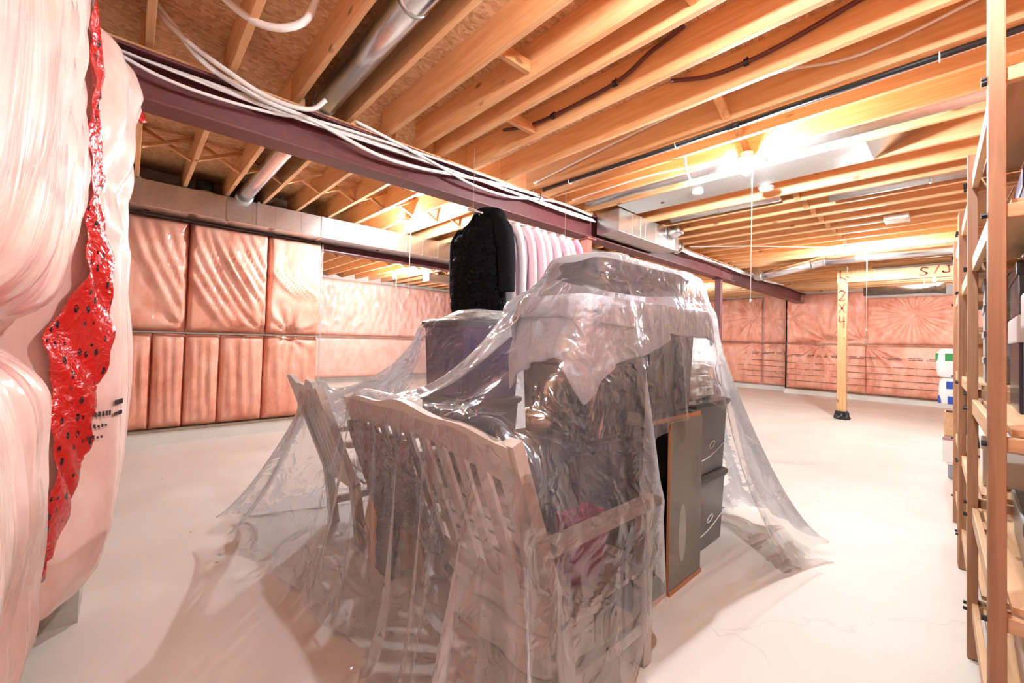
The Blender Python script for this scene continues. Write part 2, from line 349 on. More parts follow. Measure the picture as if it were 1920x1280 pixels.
def autosmooth(o, ang=40):
    me = o.data
    for p in me.polygons: p.use_smooth = True
    bm = bmesh.new(); bm.from_mesh(me)
    for e in bm.edges:
        if len(e.link_faces) == 2 and e.calc_face_angle(0) > R(ang): e.smooth = False
    bm.to_mesh(me); bm.free(); return o
def thing(name, label, cat, loc=(0,0,0), rotz=0, group=None):
    o = bpy.data.objects.new(name, None); COL.objects.link(o); o.empty_display_size = .1
    o.location = loc; o.rotation_euler = (0, 0, rotz)
    return tag(o, label, cat, group)
def tag(o, label, cat, group=None):
    o['label'] = label; o['category'] = cat
    if group: o['group'] = group
    return o
def struct(o, label=None):
    o['kind'] = 'structure'
    if label: o['label'] = label
    return o
def dup(o, parent=None):
    c = o.copy(); COL.objects.link(c)
    if parent is not None: c.parent = parent
    for ch in list(o.children): dup(ch, c)
    return c
def vnoise(u, v, n, seed):
    """smooth value noise on arrays u,v in 0..1 with n cells"""
    g = np.random.RandomState(seed).rand(n+3, n+3)
    x = np.clip(u, 0, 1)*n; y = np.clip(v, 0, 1)*n; i = np.minimum(x.astype(int), n-1); j = np.minimum(y.astype(int), n-1)
    fx = x-i; fy = y-j; fx = fx*fx*(3-2*fx); fy = fy*fy*(3-2*fy)
    return (g[i,j]*(1-fx)*(1-fy) + g[i+1,j]*fx*(1-fy) + g[i,j+1]*(1-fx)*fy + g[i+1,j+1]*fx*fy) - .5

# ------------------------------------------------------------------ the setting
JB, SUB = 3.06, 3.30            # underside of the joists, underside of the subfloor
fl = struct(B('floor', -2.5, 16.5, -1.2, 13.2, -.15, 0, 'floor'), 'cream painted concrete slab with hairline cracks')
ce = struct(B('ceiling', -2.5, 16.5, -1.2, 13.2, SUB+.004, SUB+.03, 'osb'), 'strand board subfloor above open wooden joists')
# subfloor boards, each 1.22 m wide with a dark joint between
for i, (a, b) in enumerate([(-1.2, .55), (.553, 1.77), (1.773, 2.99), (2.993, 4.21), (4.213, 5.43), (5.433, 6.65), (6.653, 7.87), (7.873, 13.2)]):
    for x0, x1 in ((-2.5, 2.44), (2.443, 7.3), (7.303, 16.5)):
        B('subfloor_panel', x0, x1, a, b, SUB, SUB+.012, 'osb', ce)
JW = .04
near = [-.39, .006, .415, .821, 1.205, 1.529, 1.846, 2.06, 2.43, 2.862, 3.263, 3.60, 3.97, 4.325, 4.80, 5.285, 5.62, 6.03, 6.43, 6.84]
while near[-1] < 15.2: near.append(round(near[-1]+.406, 3))
nm = MB().box(0, JW, -.74, 3.385, 0, SUB-JB, .004).mesh('joist')
for x in near:
    o = link('joist', nm, 'joist', ce); o.location = (x, 0, JB)
far = [-.83, -.425, -.02, .402, .816, 1.217, 1.622, 2.043, 2.436, 2.866]
while far[-1] < 15.2: far.append(round(far[-1]+.406, 3))
fm1 = MB().box(0, JW, 3.39, 6.78, 0, SUB-JB, .004).mesh('joist')
fm2 = MB().box(0, JW, 6.79, 12.3, 0, SUB-JB, .004).mesh('joist')
for x in far:
    o = link('joist', fm1, 'joist', ce); o.location = (x, 0, JB)
    if 2.0 < x < 13:
        o = link('joist', fm2, 'joist', ce); o.location = (x, 0, JB)
# cross bridging and solid blocks between the joists
def bridging(xs, y, flip=0):
    for a, b in zip(xs[:-1], xs[1:]):
        x0, x1 = a+JW+.001, b-.001
        if x1-x0 < .2: continue
        MB().beam((x0, y, JB+.02), (x1, y, SUB-.03), .055, .03, (0,0,1)).build('bridging', 'brace', ce)
        MB().beam((x0, y+.062, SUB-.03), (x1, y+.062, JB+.02), .055, .03, (0,0,1)).build('bridging', 'brace', ce)
bridging([x for x in far if -.5 < x < 9], 5.2)
bridging([x for x in far if 2.0 < x < 9], 9.2)
bridging([x for x in near if 5.2 < x < 11], 1.25)
for x, y0 in ((1.529, 1.9), (2.06, 2.43), (.821, 3.345), (1.205, 3.345), (2.43, 3.345), (2.862, 3.345), (3.263, 3.345), (3.60, 3.345)):
    nx = min(q for q in near if q > x)
    if y0 > 3.3: B('blocking', x+JW+.002, x+JW+.045, y0, y0+.038, JB+.002, SUB-.002, 'joist', ce)
    else: B('blocking', x+JW+.001, nx-.001, y0, y0+.04, JB+.03, JB+.11, 'brace', ce, .004)
for x0, x1, y in ((2.862, 3.263, 1.22), (3.263, 3.60, 1.24), (3.60, 3.97, 1.3), (3.97, 4.325, 1.28)):
    MB().beam((x0+JW, y, SUB-.04), (x1, y, JB+.03), .06, .03, (0,0,1)).build('bridging', 'brace', ce)
B('blocking', 2.10, 2.43, 2.45, 2.49, JB+.06, JB+.1, 'brace', ce, .004)
B('blocking', 1.886, 2.06, .92, .96, JB+.04, JB+.12, 'brace', ce, .004)

# walls: raw concrete behind, whitewashed curb showing below the insulation
wl = struct(B('wall_left', -1.6, 2.10, 6.66, 6.86, 0, SUB, 'concrete'), 'concrete wall behind pink insulation beneath the long duct')
wlr = struct(B('wall_left_return', 2.0, 2.10, 6.86, 12.3, 0, SUB, 'concrete'), 'short return wall behind the insulation')
wlf = struct(B('wall_far', 2.0, 16.0, 12.3, 12.5, 0, SUB, 'concrete'), 'far concrete wall behind pale pink insulation')
wr = struct(B('wall_right', 15.0, 15.2, -.9, 3.78, 0, SUB, 'concrete'), 'far right concrete wall behind shiny pink insulation')
wr2 = struct(B('wall_right_recess', 15.55, 15.75, 3.78, 12.5, 0, SUB, 'concrete'), 'set back stretch of the right wall beyond the beam')
struct(B('wall_right_return', 15.0, 15.55, 3.68, 3.78, 0, SUB, 'concrete'))
wn = struct(B('wall_near', -.60, -.40, -.9, 3.05, 0, SUB, 'concrete'), 'near left concrete wall behind bulging insulation')
wne = struct(B('wall_near_return', -1.6, -.60, 2.85, 3.05, 0, SUB, 'concrete'))
struct(B('wall_side', -1.75, -1.6, 2.85, 6.86, 0, SUB, 'concrete'))
wb = struct(B('wall_back', -.60, 15.2, -.95, -.75, 0, SUB, 'concrete'), 'concrete wall behind the wooden shelving')
struct(B('baseboard_left', -1.6, 2.10, 6.5, 6.66, 0, .15, 'whitewash'), 'whitewashed concrete curb under the left insulation')
struct(B('baseboard_right', 14.84, 15.0, -.75, 3.78, 0, .13, 'whitewash'), 'whitewashed curb under the right insulation')
struct(B('baseboard_recess', 15.40, 15.55, 3.78, 12.3, 0, .13, 'whitewash'))
struct(B('baseboard_near', -.40, -.125, 2.78, 3.05, 0, .23, 'concrete'), 'rough concrete ledge under the near insulation')
struct(B('trim_1', -1.6, 2.10, 6.49, 6.64, .152, .172, 'sill'), 'weathered sill strip above the left curb')
struct(B('trim_2', 14.83, 15.0, -.75, 3.76, .132, .15, 'sill'), 'weathered sill strip above the right curb')

# quilted insulation: a grid with pillow, drapes and gathers standing off the wall
def quilt(name, org, ud, nd, Wd, Hh, D, m, parent, seed, gathers=(), drapes=(), nz=48, nu=None, base=.02, pw=5, lump=.02, wave=.012, pu=None):
    nu = nu or max(16, int(Wd/.028)); u, v = np.meshgrid(np.linspace(0, 1, nu), np.linspace(0, 1, nz), indexing='ij')
    pil = (1-np.abs(2*u-1)**(pu or pw))*(1-np.abs(2*v-1)**(pw+1)); pil = np.clip(pil, 0, 1)**.6
    d = base + D*pil + lump*pil*(vnoise(u, v, 3, seed)+.6*vnoise(u, v, 7, seed+1)) + wave*pil*vnoise(u, v*.15, int(Wd/.085)+3, seed+2)
    for (gu, gv, amp, nf, rad) in gathers:
        du = (u-gu)*Wd; dv = (v-gv)*Hh; r = np.sqrt(du*du+dv*dv)+1e-6; th = np.arctan2(dv, du)
        ph = np.random.RandomState(seed+7).rand()*6
        d += amp*np.cos(nf*th+ph+.6*np.sin(3*th))*np.exp(-(r/rad)**1.5)*np.clip(r/(.12*rad), 0, 1) - D*.75*np.exp(-(r/(.22*rad))**2)*(pil > .02)
    for (u0, v0, u1, v1, amp, wd, cnt, sp) in drapes:      # sagging folds, each a soft ridge from one point to another
        for k in range(cnt):
            a0 = u0+k*sp; a1 = u1+k*sp; t = np.clip((v-v0)/(v1-v0), 0, 1); c = a0+(a1-a0)*t**1.35
            env = np.sin(PI*np.clip(t, .02, .98))**.5*((v-v0)*(v1-v0) > 0)*((v1-v)*(v1-v0) > 0)
            d += amp*np.exp(-((u-c)*Wd/wd)**2)*env*pil
    d = np.maximum(d, .006)
    P = np.zeros(u.shape+(3,)); P += np.array(org); P += (u*Wd)[..., None]*np.array(ud); P[..., 2] += v*Hh; P += d[..., None]*np.array(nd)
    # close the edges back to the wall
    Q = np.zeros((nu+2, nz+2, 3)); Q[1:-1, 1:-1] = P; Q[0, 1:-1] = P[0]-d[0][:, None]*np.array(nd); Q[-1, 1:-1] = P[-1]-d[-1][:, None]*np.array(nd)
    Q[:, 0] = Q[:, 1]; Q[:, -1] = Q[:, -2]
    Q[1:-1, 0] -= d[:, 0][:, None]*np.array(nd); Q[1:-1, -1] -= d[:, -1][:, None]*np.array(nd)
    o = MB().grid(Q).build(name, m, parent, smooth=True)
    return o
X, Y = (1, 0, 0), (0, 1, 0)
mX, mY = (-1, 0, 0), (0, -1, 0)
# left wall, faces -Y
LW = 6.65
quilt('insulation_panel', (-1.3, LW, 1.36), X, mY, 1.815, 1.38, .10, 'batt', wl, 3, gathers=[(1.0, .03, .03, 9, .3)], pu=40, drapes=[(.70, .97, .97, .1, .045, .05, 4, .07)], pw=14)
quilt('insulation_panel', (.52, LW, 1.36), X, mY, .87, 1.38, .11, 'batt', wl, 5, gathers=[(.95, .0, .035, 9, .35)], pu=40, drapes=[(-.25, .97, .45, .06, .06, .045, 6, .14), (.25, .97, .95, .2, .05, .03, 5, .13)], pw=14)
quilt('insulation_panel', (1.40, LW, 1.36), X, mY, .70, 1.38, .12, 'batt', wl, 9, gathers=[(.42, .02, .035, 10, .33)], pu=30, drapes=[(.02, .66, .6, .36, .045, .03, 4, .13)], pw=12)
for k, (x0, x1) in enumerate([(-1.3, -.1), (-.1, .205), (.205, .52), (.52, .88), (.88, 1.385), (1.39, 2.09)]):
    quilt('insulation_panel', (x0, LW, .175), X, mY, x1-x0, 1.155, .09, 'batt', wl, 20+k, drapes=[(.2, .98, .3, .05, .03, .03, 3, .25)], pw=12, pu=16,
          gathers=[(.42, 1.0, .03, 10, .3)] if k == 5 else ())
B('strap', -1.3, 2.09, 6.53, 6.57, 1.335, 1.352, 'sill', wl)
MB().tube([(2.10, 6.56, .3), (2.105, 6.55, 1.2), (2.10, 6.555, 2.2), (2.105, 6.56, 2.73)], .012, 6, 4).build('plastic_edge', 'poly', wl, True)
# far wall beyond
for k, x0 in enumerate((2.15, 8.4)):
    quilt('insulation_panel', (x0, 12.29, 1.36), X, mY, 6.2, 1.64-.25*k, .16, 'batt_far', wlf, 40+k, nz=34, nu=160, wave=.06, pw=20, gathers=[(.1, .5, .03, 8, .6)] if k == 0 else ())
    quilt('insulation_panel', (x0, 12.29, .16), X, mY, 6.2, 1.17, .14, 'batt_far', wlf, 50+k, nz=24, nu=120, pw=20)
B('strap', 2.15, 14.6, 12.1, 12.14, 1.335, 1.36, 'sill', wlf)
# right wall, faces -X
quilt('insulation_panel', (15.0, 1.86, 1.53), Y, mX, 1.88, 1.47, .14, 'batt', wr, 60, gathers=[(.95, .55, .03, 9, .5), (.45, .03, .05, 12, .75), (.02, .06, .05, 12, .8)], drapes=[(.3, 1., .5, .05, .03, .06, 1, .1)])
quilt('insulation_panel', (15.0, .02, 1.53), Y, mX, 1.82, 1.27, .12, 'batt', wr, 61, gathers=[(.49, .62, .06, 17, .95)])
quilt('insulation_panel', (15.0, -.73, 1.53), Y, mX, .74, 1.27, .12, 'batt', wr, 62)
quilt('insulation_panel', (15.0, 1.86, .155), Y, mX, 1.88, 1.355, .12, 'batt', wr, 63, gathers=[(.55, 1.0, .05, 14, .6)])
quilt('insulation_panel', (15.0, -.73, .155), Y, mX, 2.58, 1.355, .12, 'batt', wr, 64, gathers=[(.99, 1.0, .06, 14, .8)])
quilt('insulation_panel', (15.54, 3.80, 1.53), Y, mX, .75, 1.55, .10, 'batt', wr2, 65, gathers=[(.6, .5, .03, 9, .4)])
quilt('insulation_panel', (15.54, 4.58, 1.53), Y, mX, 2.2, 1.5, .12, 'batt', wr2, 66, gathers=[(.12, .55, .05, 16, .7)])
quilt('insulation_panel', (15.54, 3.80, .155), Y, mX, .75, 1.355, .1, 'batt', wr2, 67, gathers=[(.5, 1.0, .03, 9, .4)])
quilt('insulation_panel', (15.54, 4.58, .155), Y, mX, 2.2, 1.355, .12, 'batt', wr2, 68, gathers=[(.1, 1.0, .04, 12, .5)])
for y0 in (6.8, 9.2): quilt('insulation_panel', (15.54, y0, .155), Y, mX, 2.38, 2.8, .12, 'batt', wr2, 69+int(y0))
B('strap', 14.86, 14.9, -.72, 3.72, 1.508, 1.526, 'sill', wr); B('strap', 15.42, 15.46, 3.8, 6.7, 1.508, 1.526, 'sill', wr2)
def printrows(parent, xf, y0, y1, rows):
    rng = random.Random(4)
    for z, kind in rows:
        mb = MB(); y = y0
        while y < y1:
            if kind == 'line': L = rng.uniform(.25, .5); mb.box(xf-.004, xf+.006, y, y+L, z-.006, z+.004); y += L+.01
            else:
                for q in range(rng.randint(9, 14)):
                    h = rng.uniform(.010, .024); mb.box(xf-.004, xf+.004, y, y+.02, z, z+h); y += .027
                y += rng.uniform(.05, .13)
        mb.build('printed_line', 'print', parent)
printrows(wr, 14.853, .0, 3.68, [(1.17, 't'), (1.13, 't'), (.93, 'line'), (.75, 'line'), (.58, 'line'), (.40, 'line')])
printrows(wr2, 15.413, 3.85, 6.7, [(1.20, 't'), (1.16, 't'), (.95, 'line'), (.77, 'line'), (.60, 'line'), (.42, 'line')])
# wall behind the shelving, faces +Y
for k in range(6): quilt('insulation_panel', (-.3+k*1.22, -.745, .2), X, Y, 1.2, 2.7, .08, 'batt', wb, 80+k, nz=30)

# near left wall: two tall milky bulges with red tape in the crease
quilt('insulation_panel', (-.40, .55, 1.36), Y, X, 1.80, 1.68, .235, 'batt_near', wn, 90, pw=8, lump=.05, wave=.03, nz=64, drapes=[(.45, .98, .62, .12, .02, .025, 7, .055)])
quilt('insulation_panel', (-.40, .55, .235), Y, X, 1.76, 1.09, .20, 'batt_near', wn, 91, pw=5, lump=.04, wave=.03, nz=48, drapes=[(.5, .98, .55, .1, .02, .025, 6, .06)])
B('strap', -.40, -.33, .55, 2.25, 1.325, 1.355, 'sill', wn)
# the far bulge
def bulge():
    nz, nu = 90, 46; v = np.linspace(0, 1, nz); P = np.zeros((nu, nz, 3))
    z = .235+v*2.45
    fx = np.interp(z, [.23, .32, .5, .8, 1.1, 1.28, 1.5, 1.9, 2.0, 2.15, 2.3, 2.5, 2.62, 2.69], [-.13, -.07, -.02, .01, .015, .01, -.01, -.03, -.055, -.035, -.02, .0, -.06, -.2])
    for i in range(nu):
        a = i/(nu-1); y = 2.33+a*.76
        e = (1-abs(2*a-1)**3.2)**.55
        w = .02*np.sin(8*a+3*v)*np.sin(PI*v)**.5 + .014*np.sin(31*v+5*a)*(v > .62) + .012*np.sin(24*a+4*np.sin(5*v))
        P[i, :, 0] = -.40 + (fx+.40)*e + w*e; P[i, :, 1] = y + .03*np.sin(7*v)*e; P[i, :, 2] = z + .02*np.sin(5*a+2)*np.sin(PI*v)
    return MB().grid(P).build('insulation_bulge', 'batt_near', wn, smooth=True)
bulge()
def tape():
    rows = [(-.16, -.14, 2.66), (-.150, -.14, 2.60), (-.144, -.126, 2.41), (-.137, -.112, 2.04), (-.132, -.086, 1.78), (-.132, -.058, 1.57), (-.183, -.05, 1.44), (-.233, -.052, 1.31), (-.215, -.068, 1.18), (-.198, -.094, 1.01), (-.19, -.111, .85), (-.191, -.135, .69), (-.199, -.171, .55), (-.214, -.20, .42)]
    za = np.array([r[2] for r in rows])[::-1]; xl = np.array([r[0] for r in rows])[::-1]; xr = np.array([r[1] for r in rows])[::-1]
    nz, nu = 80, 14; P = np.zeros((nu, nz, 3)); z = np.linspace(.42, 2.66, nz)
    for i in range(nu):
        a = i/(nu-1); L = np.interp(z, za, xl); Rr = np.interp(z, za, xr)
        P[i, :, 0] = L+(Rr-L)*a + .008*np.sin(17*z+5*a) + .006*np.sin(41*z+9*a)
        P[i, :, 1] = 2.30+.12*a + .012*np.sin(23*z+7*a); P[i, :, 2] = z
    o = MB().grid(P).build('red_tape', 'redtape', wn, smooth=True)
    o.data.materials[0] = M['redtape']
    uv = o.data.uv_layers.new(name='UVMap')
    for lp in o.data.loops:
        c = o.data.vertices[lp.vertex_index].co; uv.data[lp.index].uv = ((c.x+.3)*2.2+c.y*.9, c.z)
    sd = o.modifiers.new('thickness', 'SOLIDIFY'); sd.thickness = .003
    o['label'] = 'red tape printed with black roundels down the crease'
tape()
MB().tube([(-.1, 3.02, 2.6), (-.03, 3.04, 2.56), (.02, 3.06, 2.5)], [.05, .06, .03], 10, 4, flat=.4).build('tape_scrap', 'redtape', wn, True)
def bsurf(y, z):
    a = (y-2.33)/.76; e = max(0, 1-abs(2*a-1)**3.2)**.55
    f = np.interp(z, [.23, .32, .5, .8, 1.1, 1.28, 1.5, 1.9, 2.0, 2.15], [-.13, -.07, -.02, .01, .015, .01, -.01, -.03, -.055, -.035]); v = (z-.235)/2.45
    w = .02*math.sin(8*a+3*v)*math.sin(PI*v)**.5 + .012*math.sin(24*a+4*math.sin(5*v))
    return -.40+(f+.40)*e+w*e+.003
rng = random.Random(5)
for (y0, z0, n) in ((2.405, 1.86, 3), (2.39, 1.0, 3), (2.455, 1.04, 2)):      # print on the milky poly
    mb = MB()
    for r in range(n):
        y = y0
        for q in range(rng.randint(6, 9)):
            h = rng.uniform(.008, .016) if r else .02; z = z0-r*.045; x = bsurf(y, z)
            mb.box(x-.004, x+.003, y, y+.0045, z, z+h); y += .007
    mb.build('printed_line', 'print', wn)

# lumber stamp printed on the strand board: a ruled table
mb = MB(); sx, sy = .50, 2.28
for k in range(4): mb.box(sx-.03, sx+.30, sy-.20+k*.055, sy-.197+k*.055, SUB-.0012, SUB-.0002)
for k in range(5): mb.box(sx-.03+k*.082, sx-.027+k*.082, sy-.20, sy-.035, SUB-.0012, SUB-.0002)
mb.build('board_stamp', 'print', ce)

# ------------------------------------------------------------------ steel and timber frame
def ibeam(name, label, x0, x1, yc, w, z0, z1, m, tf=.02, tw=.014):
    t = thing(name, label, 'beam', ((x0+x1)/2, yc, z0)); L = (x1-x0)/2; h = z1-z0
    B('bottom_flange', -L, L, -w/2, w/2, 0, tf, m, t, .004)
    B('web', -L, L, -tw/2, tw/2, tf, h-tf, m, t)
    B('top_flange', -L, L, -w/2, w/2, h-tf, h, m, t, .004)
    return t
sb = ibeam('steel_beam', 'long maroon steel beam with white cables strung along its top', -.39, 15.4, 3.37, .20, 2.72, 3.018, 'steel')
B('stiffener', 4.62-7.505, 4.632-7.505, -.095, -.008, .02, .278, 'steel', sb)
B('nailer_plate', -7.89, 7.89, -.045, .1, .2985, .339, 'lumber_x', sb, .003)
ibeam('steel_beam', 'dark maroon beam beyond and below the long rectangular duct', 2.12, 15.0, 6.72, .15, 2.66, 2.93, 'steel')
def column(label, x, y, w, m='steel_light'):
    t = thing('steel_column', label, 'column', (x, y, 0), group='steel columns under the main beam')
    B('base_plate', -.1, .1, -.1, .1, 0, .012, m, t); B('shaft', -w/2, w/2, -w/2, w/2, .012, 2.706, m, t, .006); B('cap_plate', -.09, .09, -.09, .09, 2.706, 2.719, m, t)
column('red oxide steel column under the beam beside the pink robes', 4.38, 3.37, .1)
column('red oxide steel column showing above the plastic sheet\'s right shoulder', 8.72, 3.37, .11, 'steel')
def stroke(pts, parent, x, name='marking', w=.022):
    """hand drawn marker line on a face that looks toward -X: points are (y, z)"""
    mb = MB()
    P = spline([(0, a, b) for a, b in pts], 5)
    for a, b in zip(P[:-1], P[1:]):
        d = (b-a); 
        if d.length < 1e-5: continue
        d.normalize(); n = Vector((0, -d.z, d.y))*w/2
        mb.add([(x, *(a+n-d*.004)[1:]), (x, *(a-n-d*.004)[1:]), (x, *(b-n+d*.004)[1:]), (x, *(b+n+d*.004)[1:]), (x-.0015, *(a+n-d*.004)[1:]), (x-.0015, *(a-n-d*.004)[1:]), (x-.0015, *(b-n+d*.004)[1:]), (x-.0015, *(b+n+d*.004)[1:])], [(0,1,2,3),(7,6,5,4),(0,4,5,1),(2,6,7,3)])
    return mb.build(name, 'marker', parent)
wp = thing('wooden_post', 'orange timber post with red 2x4 marking, foot wrapped in black plastic', 'post', (10.40, 1.65, 0))
B('shaft', -.06, .06, -.072, .072, .02, 2.675, 'lumber_z', wp, .004)
for k, y in enumerate((-.024, .024)): B('ply_seam', -.0615, -.06, y-.0015, y+.0015, .1, 2.67, 'sill', wp)
def wrap():
    mb = MB(); prof = [(.12, 0), (.135, .03), (.12, .07), (.11, .11), (.095, .15), (.088, .16)]; mb.lathe(prof, n=26); r = random.Random(3)
    mb.v = [(x*r.uniform(.85, 1.15), y*r.uniform(.85, 1.15), z) for x, y, z in mb.v]; return mb
wrap().build('plastic_wrap', 'blackplastic', wp)
# letters reading down the post: 2 x 4  (left of the picture is +Y)
def glyph(strokes, yc, zc, s, parent, x):
    for st in strokes: stroke([(yc-(a-.5)*s, zc+(b-.5)*s*1.9) for a, b in st], parent, x, w=.026)
glyph([[(0, .8), (.4, 1), (.9, .8), (.6, .4), (.1, 0), (1, .05)]], 0, 2.43, .105, wp, -.0622)
glyph([[(0, 1), (1, 0)], [(1, 1), (0, 0)]], 0, 2.18, .095, wp, -.0622)
glyph([[(.2, 1), (.1, .45), (.9, .45)], [(.8, .9), (.8, -.2)]], 0, 1.93, .105, wp, -.0622)
hd = thing('timber_header', 'dropped built-up timber header with red lettering resting on the wooden post', 'beam', (10.40, .4, 2.678))
B('beam_ply', -.06, -.02, -1.1, .85, 0, .235, 'lumber_y', hd, .003); B('beam_ply', -.018, .02, -1.1, .85, 0, .235, 'lumber_y', hd, .003); B('beam_ply', .022, .06, -1.1, .85, 0, .235, 'lumber_y', hd, .003)
B('top_strip', -.03, .05, -1.1, .85, .255, .33, 'lumber_y', hd, .003); B('top_strip', -.06, .05, -1.1, .85, .2365, .254, 'sill', hd)
B('post_block', -.06, .06, 1.177, 1.335, 0, .33, 'lumber_y', hd, .003)
B('cleat', -.085, -.0615, .79, 1.14, 0, .33, 'lumber_z', hd, .003); B('beam_ply', -.06, .06, .852, 1.175, 0, .2, 'lumber_y', hd, .003)
B('chalk_line', -.0615, -.0602, -1.1, .76, .205, .222, plain('blue grey paint', (.2, .25, .4), .6), hd)
for st in ([(.20, .165), (.25, .185), (.29, .15), (.25, .11), (.21, .08), (.25, .045), (.31, .06)], [(.06, .21), (.12, .06)], [(-.10, .19), (-.02, .19)], [(-.05, .19), (-.06, .08), (.0, .07), (.02, .1)]):
    stroke([(y-.15, z-.0) for y, z in st], hd, -.0617)
for st in ([(1.28, .25), (1.28, .08)], [(1.18, .12), (1.1, .08), (1.0, .14), (.95, .19)], [(1.28, .12), (1.18, .05)]):
    stroke(st, hd, -.0622)

# ------------------------------------------------------------------ ducts and pipes
t = thing('rectangular_duct', 'long galvanised rectangular duct hung along the left insulated wall', 'duct', (2.0, 6.40, 2.755))
B('duct_body', -2.9, 4.2, -.2, .2, 0, .295, 'galv', t, .004)
for x in [-2.2, -1.95, -1.7, -1.43, -1.15, -.88, -.62, -.3, -.03, .2, .45, .72, 1.0, 1.3, 1.6, 1.9, 2.2, 2.5, 2.8, 3.2, 3.6]:
    big = x in (-2.0, -1.15, -.03, 1.3, 2.5)
    mb = MB(); w = .012 if big else .004; q = .008 if big else .0025
    mb.box(x-w, x+w, -.2-q, .2, .295-q*.2, .295+.0005); mb.box(x-w, x+w, -.2-q, -.1995, -q, .295); mb.box(x-w, x+w, -.2-q, .2, -q, .0005)
    mb.build('duct_seam', 'galv', t)
for x in (-1.98, -.82, 2.35): B('hanger_strap', x-.018, x+.018, -.2055, -.2035, -.004, .31, 'satin', t)
for x in (-1.9, .9): MB().lathe([(.0, -.006), (.025, -.006), (.025, .001)], (x, .02, 0), 12).build('plug', 'blackmatt', t)

t = thing('round_duct', 'bright round metal duct running between joists past the beam', 'duct', (1.035, 3.0, 3.135))
MB().tube([(0, -3.4, 0), (0, -1, 0), (0, .36, 0)], .088, 24).build('pipe_length', 'galv_round', t, True)
MB().tube([(0, .365, 0), (0, 1.5, 0), (0, 2.7, 0), (-.02, 2.95, -.03), (-.03, 3.10, -.06)], .082, 24).build('pipe_length', 'galv_round', t, True)
MB().tube([(-.03, 3.10, -.06), (-.03, 3.22, -.07)], .094, 24).build('boot_collar', 'galv2', t, True)
for y in (-1.05, .30): MB().tube([(0, y, 0), (0, y+.03, 0)], .0905, 24).build('joint_band', 'galv2', t, True)
t = thing('duct_riser', 'short vertical round riser at the left end of the long duct', 'duct', (-.12, 6.33, 3.056))
MB().tube([(0, 0, 0), (0, 0, .2)], .085, 20).build('pipe_length', 'galv2', t, True); MB().tube([(0, 0, 0), (0, 0, .02)], .105, 20).build('collar', 'galv2', t, True)
t = thing('duct_riser', 'dark round opening between far joists above the long duct', 'duct', (.62, 6.33, 3.056))
MB().tube([(0, 0, 0), (0, 0, .15)], .09, 20).build('pipe_length', 'blackmatt', t, True); MB().tube([(0, 0, 0), (0, 0, .02)], .105, 20).build('collar', 'galv2', t, True)

t = thing('plenum_duct', 'boxy galvanised duct hung beside the beam with round collar at its end', 'duct', (5.3, 3.1, 2.765))
B('duct_body', -.86, .62, -.18, .155, 0, .29, 'galv', t, .004)
mb = MB(); mb.add([(.62,-.18,0),(.62,.155,0),(.62,.155,.29),(.62,-.18,.29),(.85,-.12,.03),(.85,.1,.03),(.85,.1,.25),(.85,-.12,.25)], [(0,1,5,4),(1,2,6,5),(2,3,7,6),(3,0,4,7),(4,5,6,7)]); mb.build('reducer', 'galv', t)
MB().tube([(.84, -.02, .14), (1.0, -.03, .135)], .095, 22).build('collar', 'galv_round', t, True)
MB().tube([(.985, -.03, .135), (1.005, -.03, .135)], .103, 22).build('collar_rim', 'galv_round', t, True)
MB().tube([(.45, -.182, .2), (.47, -.3, .24), (.47, -.34, .26)], [.085, .08, .075], 18).build('side_takeoff', 'galv_round', t, True)
for x in (-.55, -.34, -.22, .05, .34, .42):
    mb = MB(); q = .007 if x == -.34 else .0025; w = .014 if x == -.34 else .004
    mb.box(x-w, x+w, -.18-q, -.1795, -q, .29); mb.box(x-w, x+w, -.18-q, .155, -q, .0005); mb.build('duct_seam', 'galv', t)
t = thing('joist_bay_duct', 'flat sheet metal panel closing the joist bay above the bare bulb', 'duct', (4.58, 1.7, JB))
B('sheet', -.235, .235, -1.15, 1.2, -.004, -.001, 'galv2', t)
mb = MB(); mb.add([(-.235,-1.15,-.004),(.235,-1.15,-.004),(.22,-1.5,.2),(-.2,-1.5,.2)], [(0,1,2,3)]); mb.add([(-.235,-1.15,-.002),(.235,-1.15,-.002),(.22,-1.5,.204),(-.2,-1.5,.204)], [(0,1,2,3)]); mb.build('end_flap', 'galv', t)
MB().lathe([(0, -.006), (.02, -.006), (.02, 0)], (.05, .75, -.004), 10).build('plug', 'blackmatt', t)
def joistpipe(label, x, y0, y1, r, z=3.15, el=None):
    t = thing('round_duct', label, 'duct', (x, 0, z)); MB().tube([(0, y0, 0), (0, (y0+y1)/2, 0), (0, y1, 0)], r, 20).build('pipe_length', 'galv2', t, True)
    MB().tube([(0, (y0+y1)/2-.02, 0), (0, (y0+y1)/2+.02, 0)], r+.003, 20).build('joint_band', 'galv2', t, True)
    return t
joistpipe('grey round duct in the joist bay on the near side of the bulb', 4.17, -.6, 3.2, .07, 3.13)
joistpipe('grey round duct in the joist bay behind the smoke detector', 5.47, 1.45, 2.75, .075, 3.13)
joistpipe('grey round duct in the joist bay reaching the right shelving', 5.84, -.6, 1.05, .08, 3.13)
t = thing('round_duct', 'fat bent galvanised pipe slung below joists at the far right', 'duct', (9.3, 1.6, 2.97))
MB().tube([(0, -2.2, 0), (0, -.6, 0), (0, .15, 0)], .085, 24).build('pipe_length', 'galv_round', t, True)
MB().tube([(0, .13, 0), (.0, .2, -.005), (0, .34, -.035)], .09, 24, 4).build('elbow', 'galv_round', t, True)
MB().tube([(0, .33, -.03), (0, 1.15, -.18)], .084, 24).build('pipe_length', 'galv_round', t, True)
MB().tube([(0, 1.14, -.18), (.02, 1.24, -.17), (.1, 1.3, -.1)], .09, 22, 4).build('elbow', 'galv2', t, True)
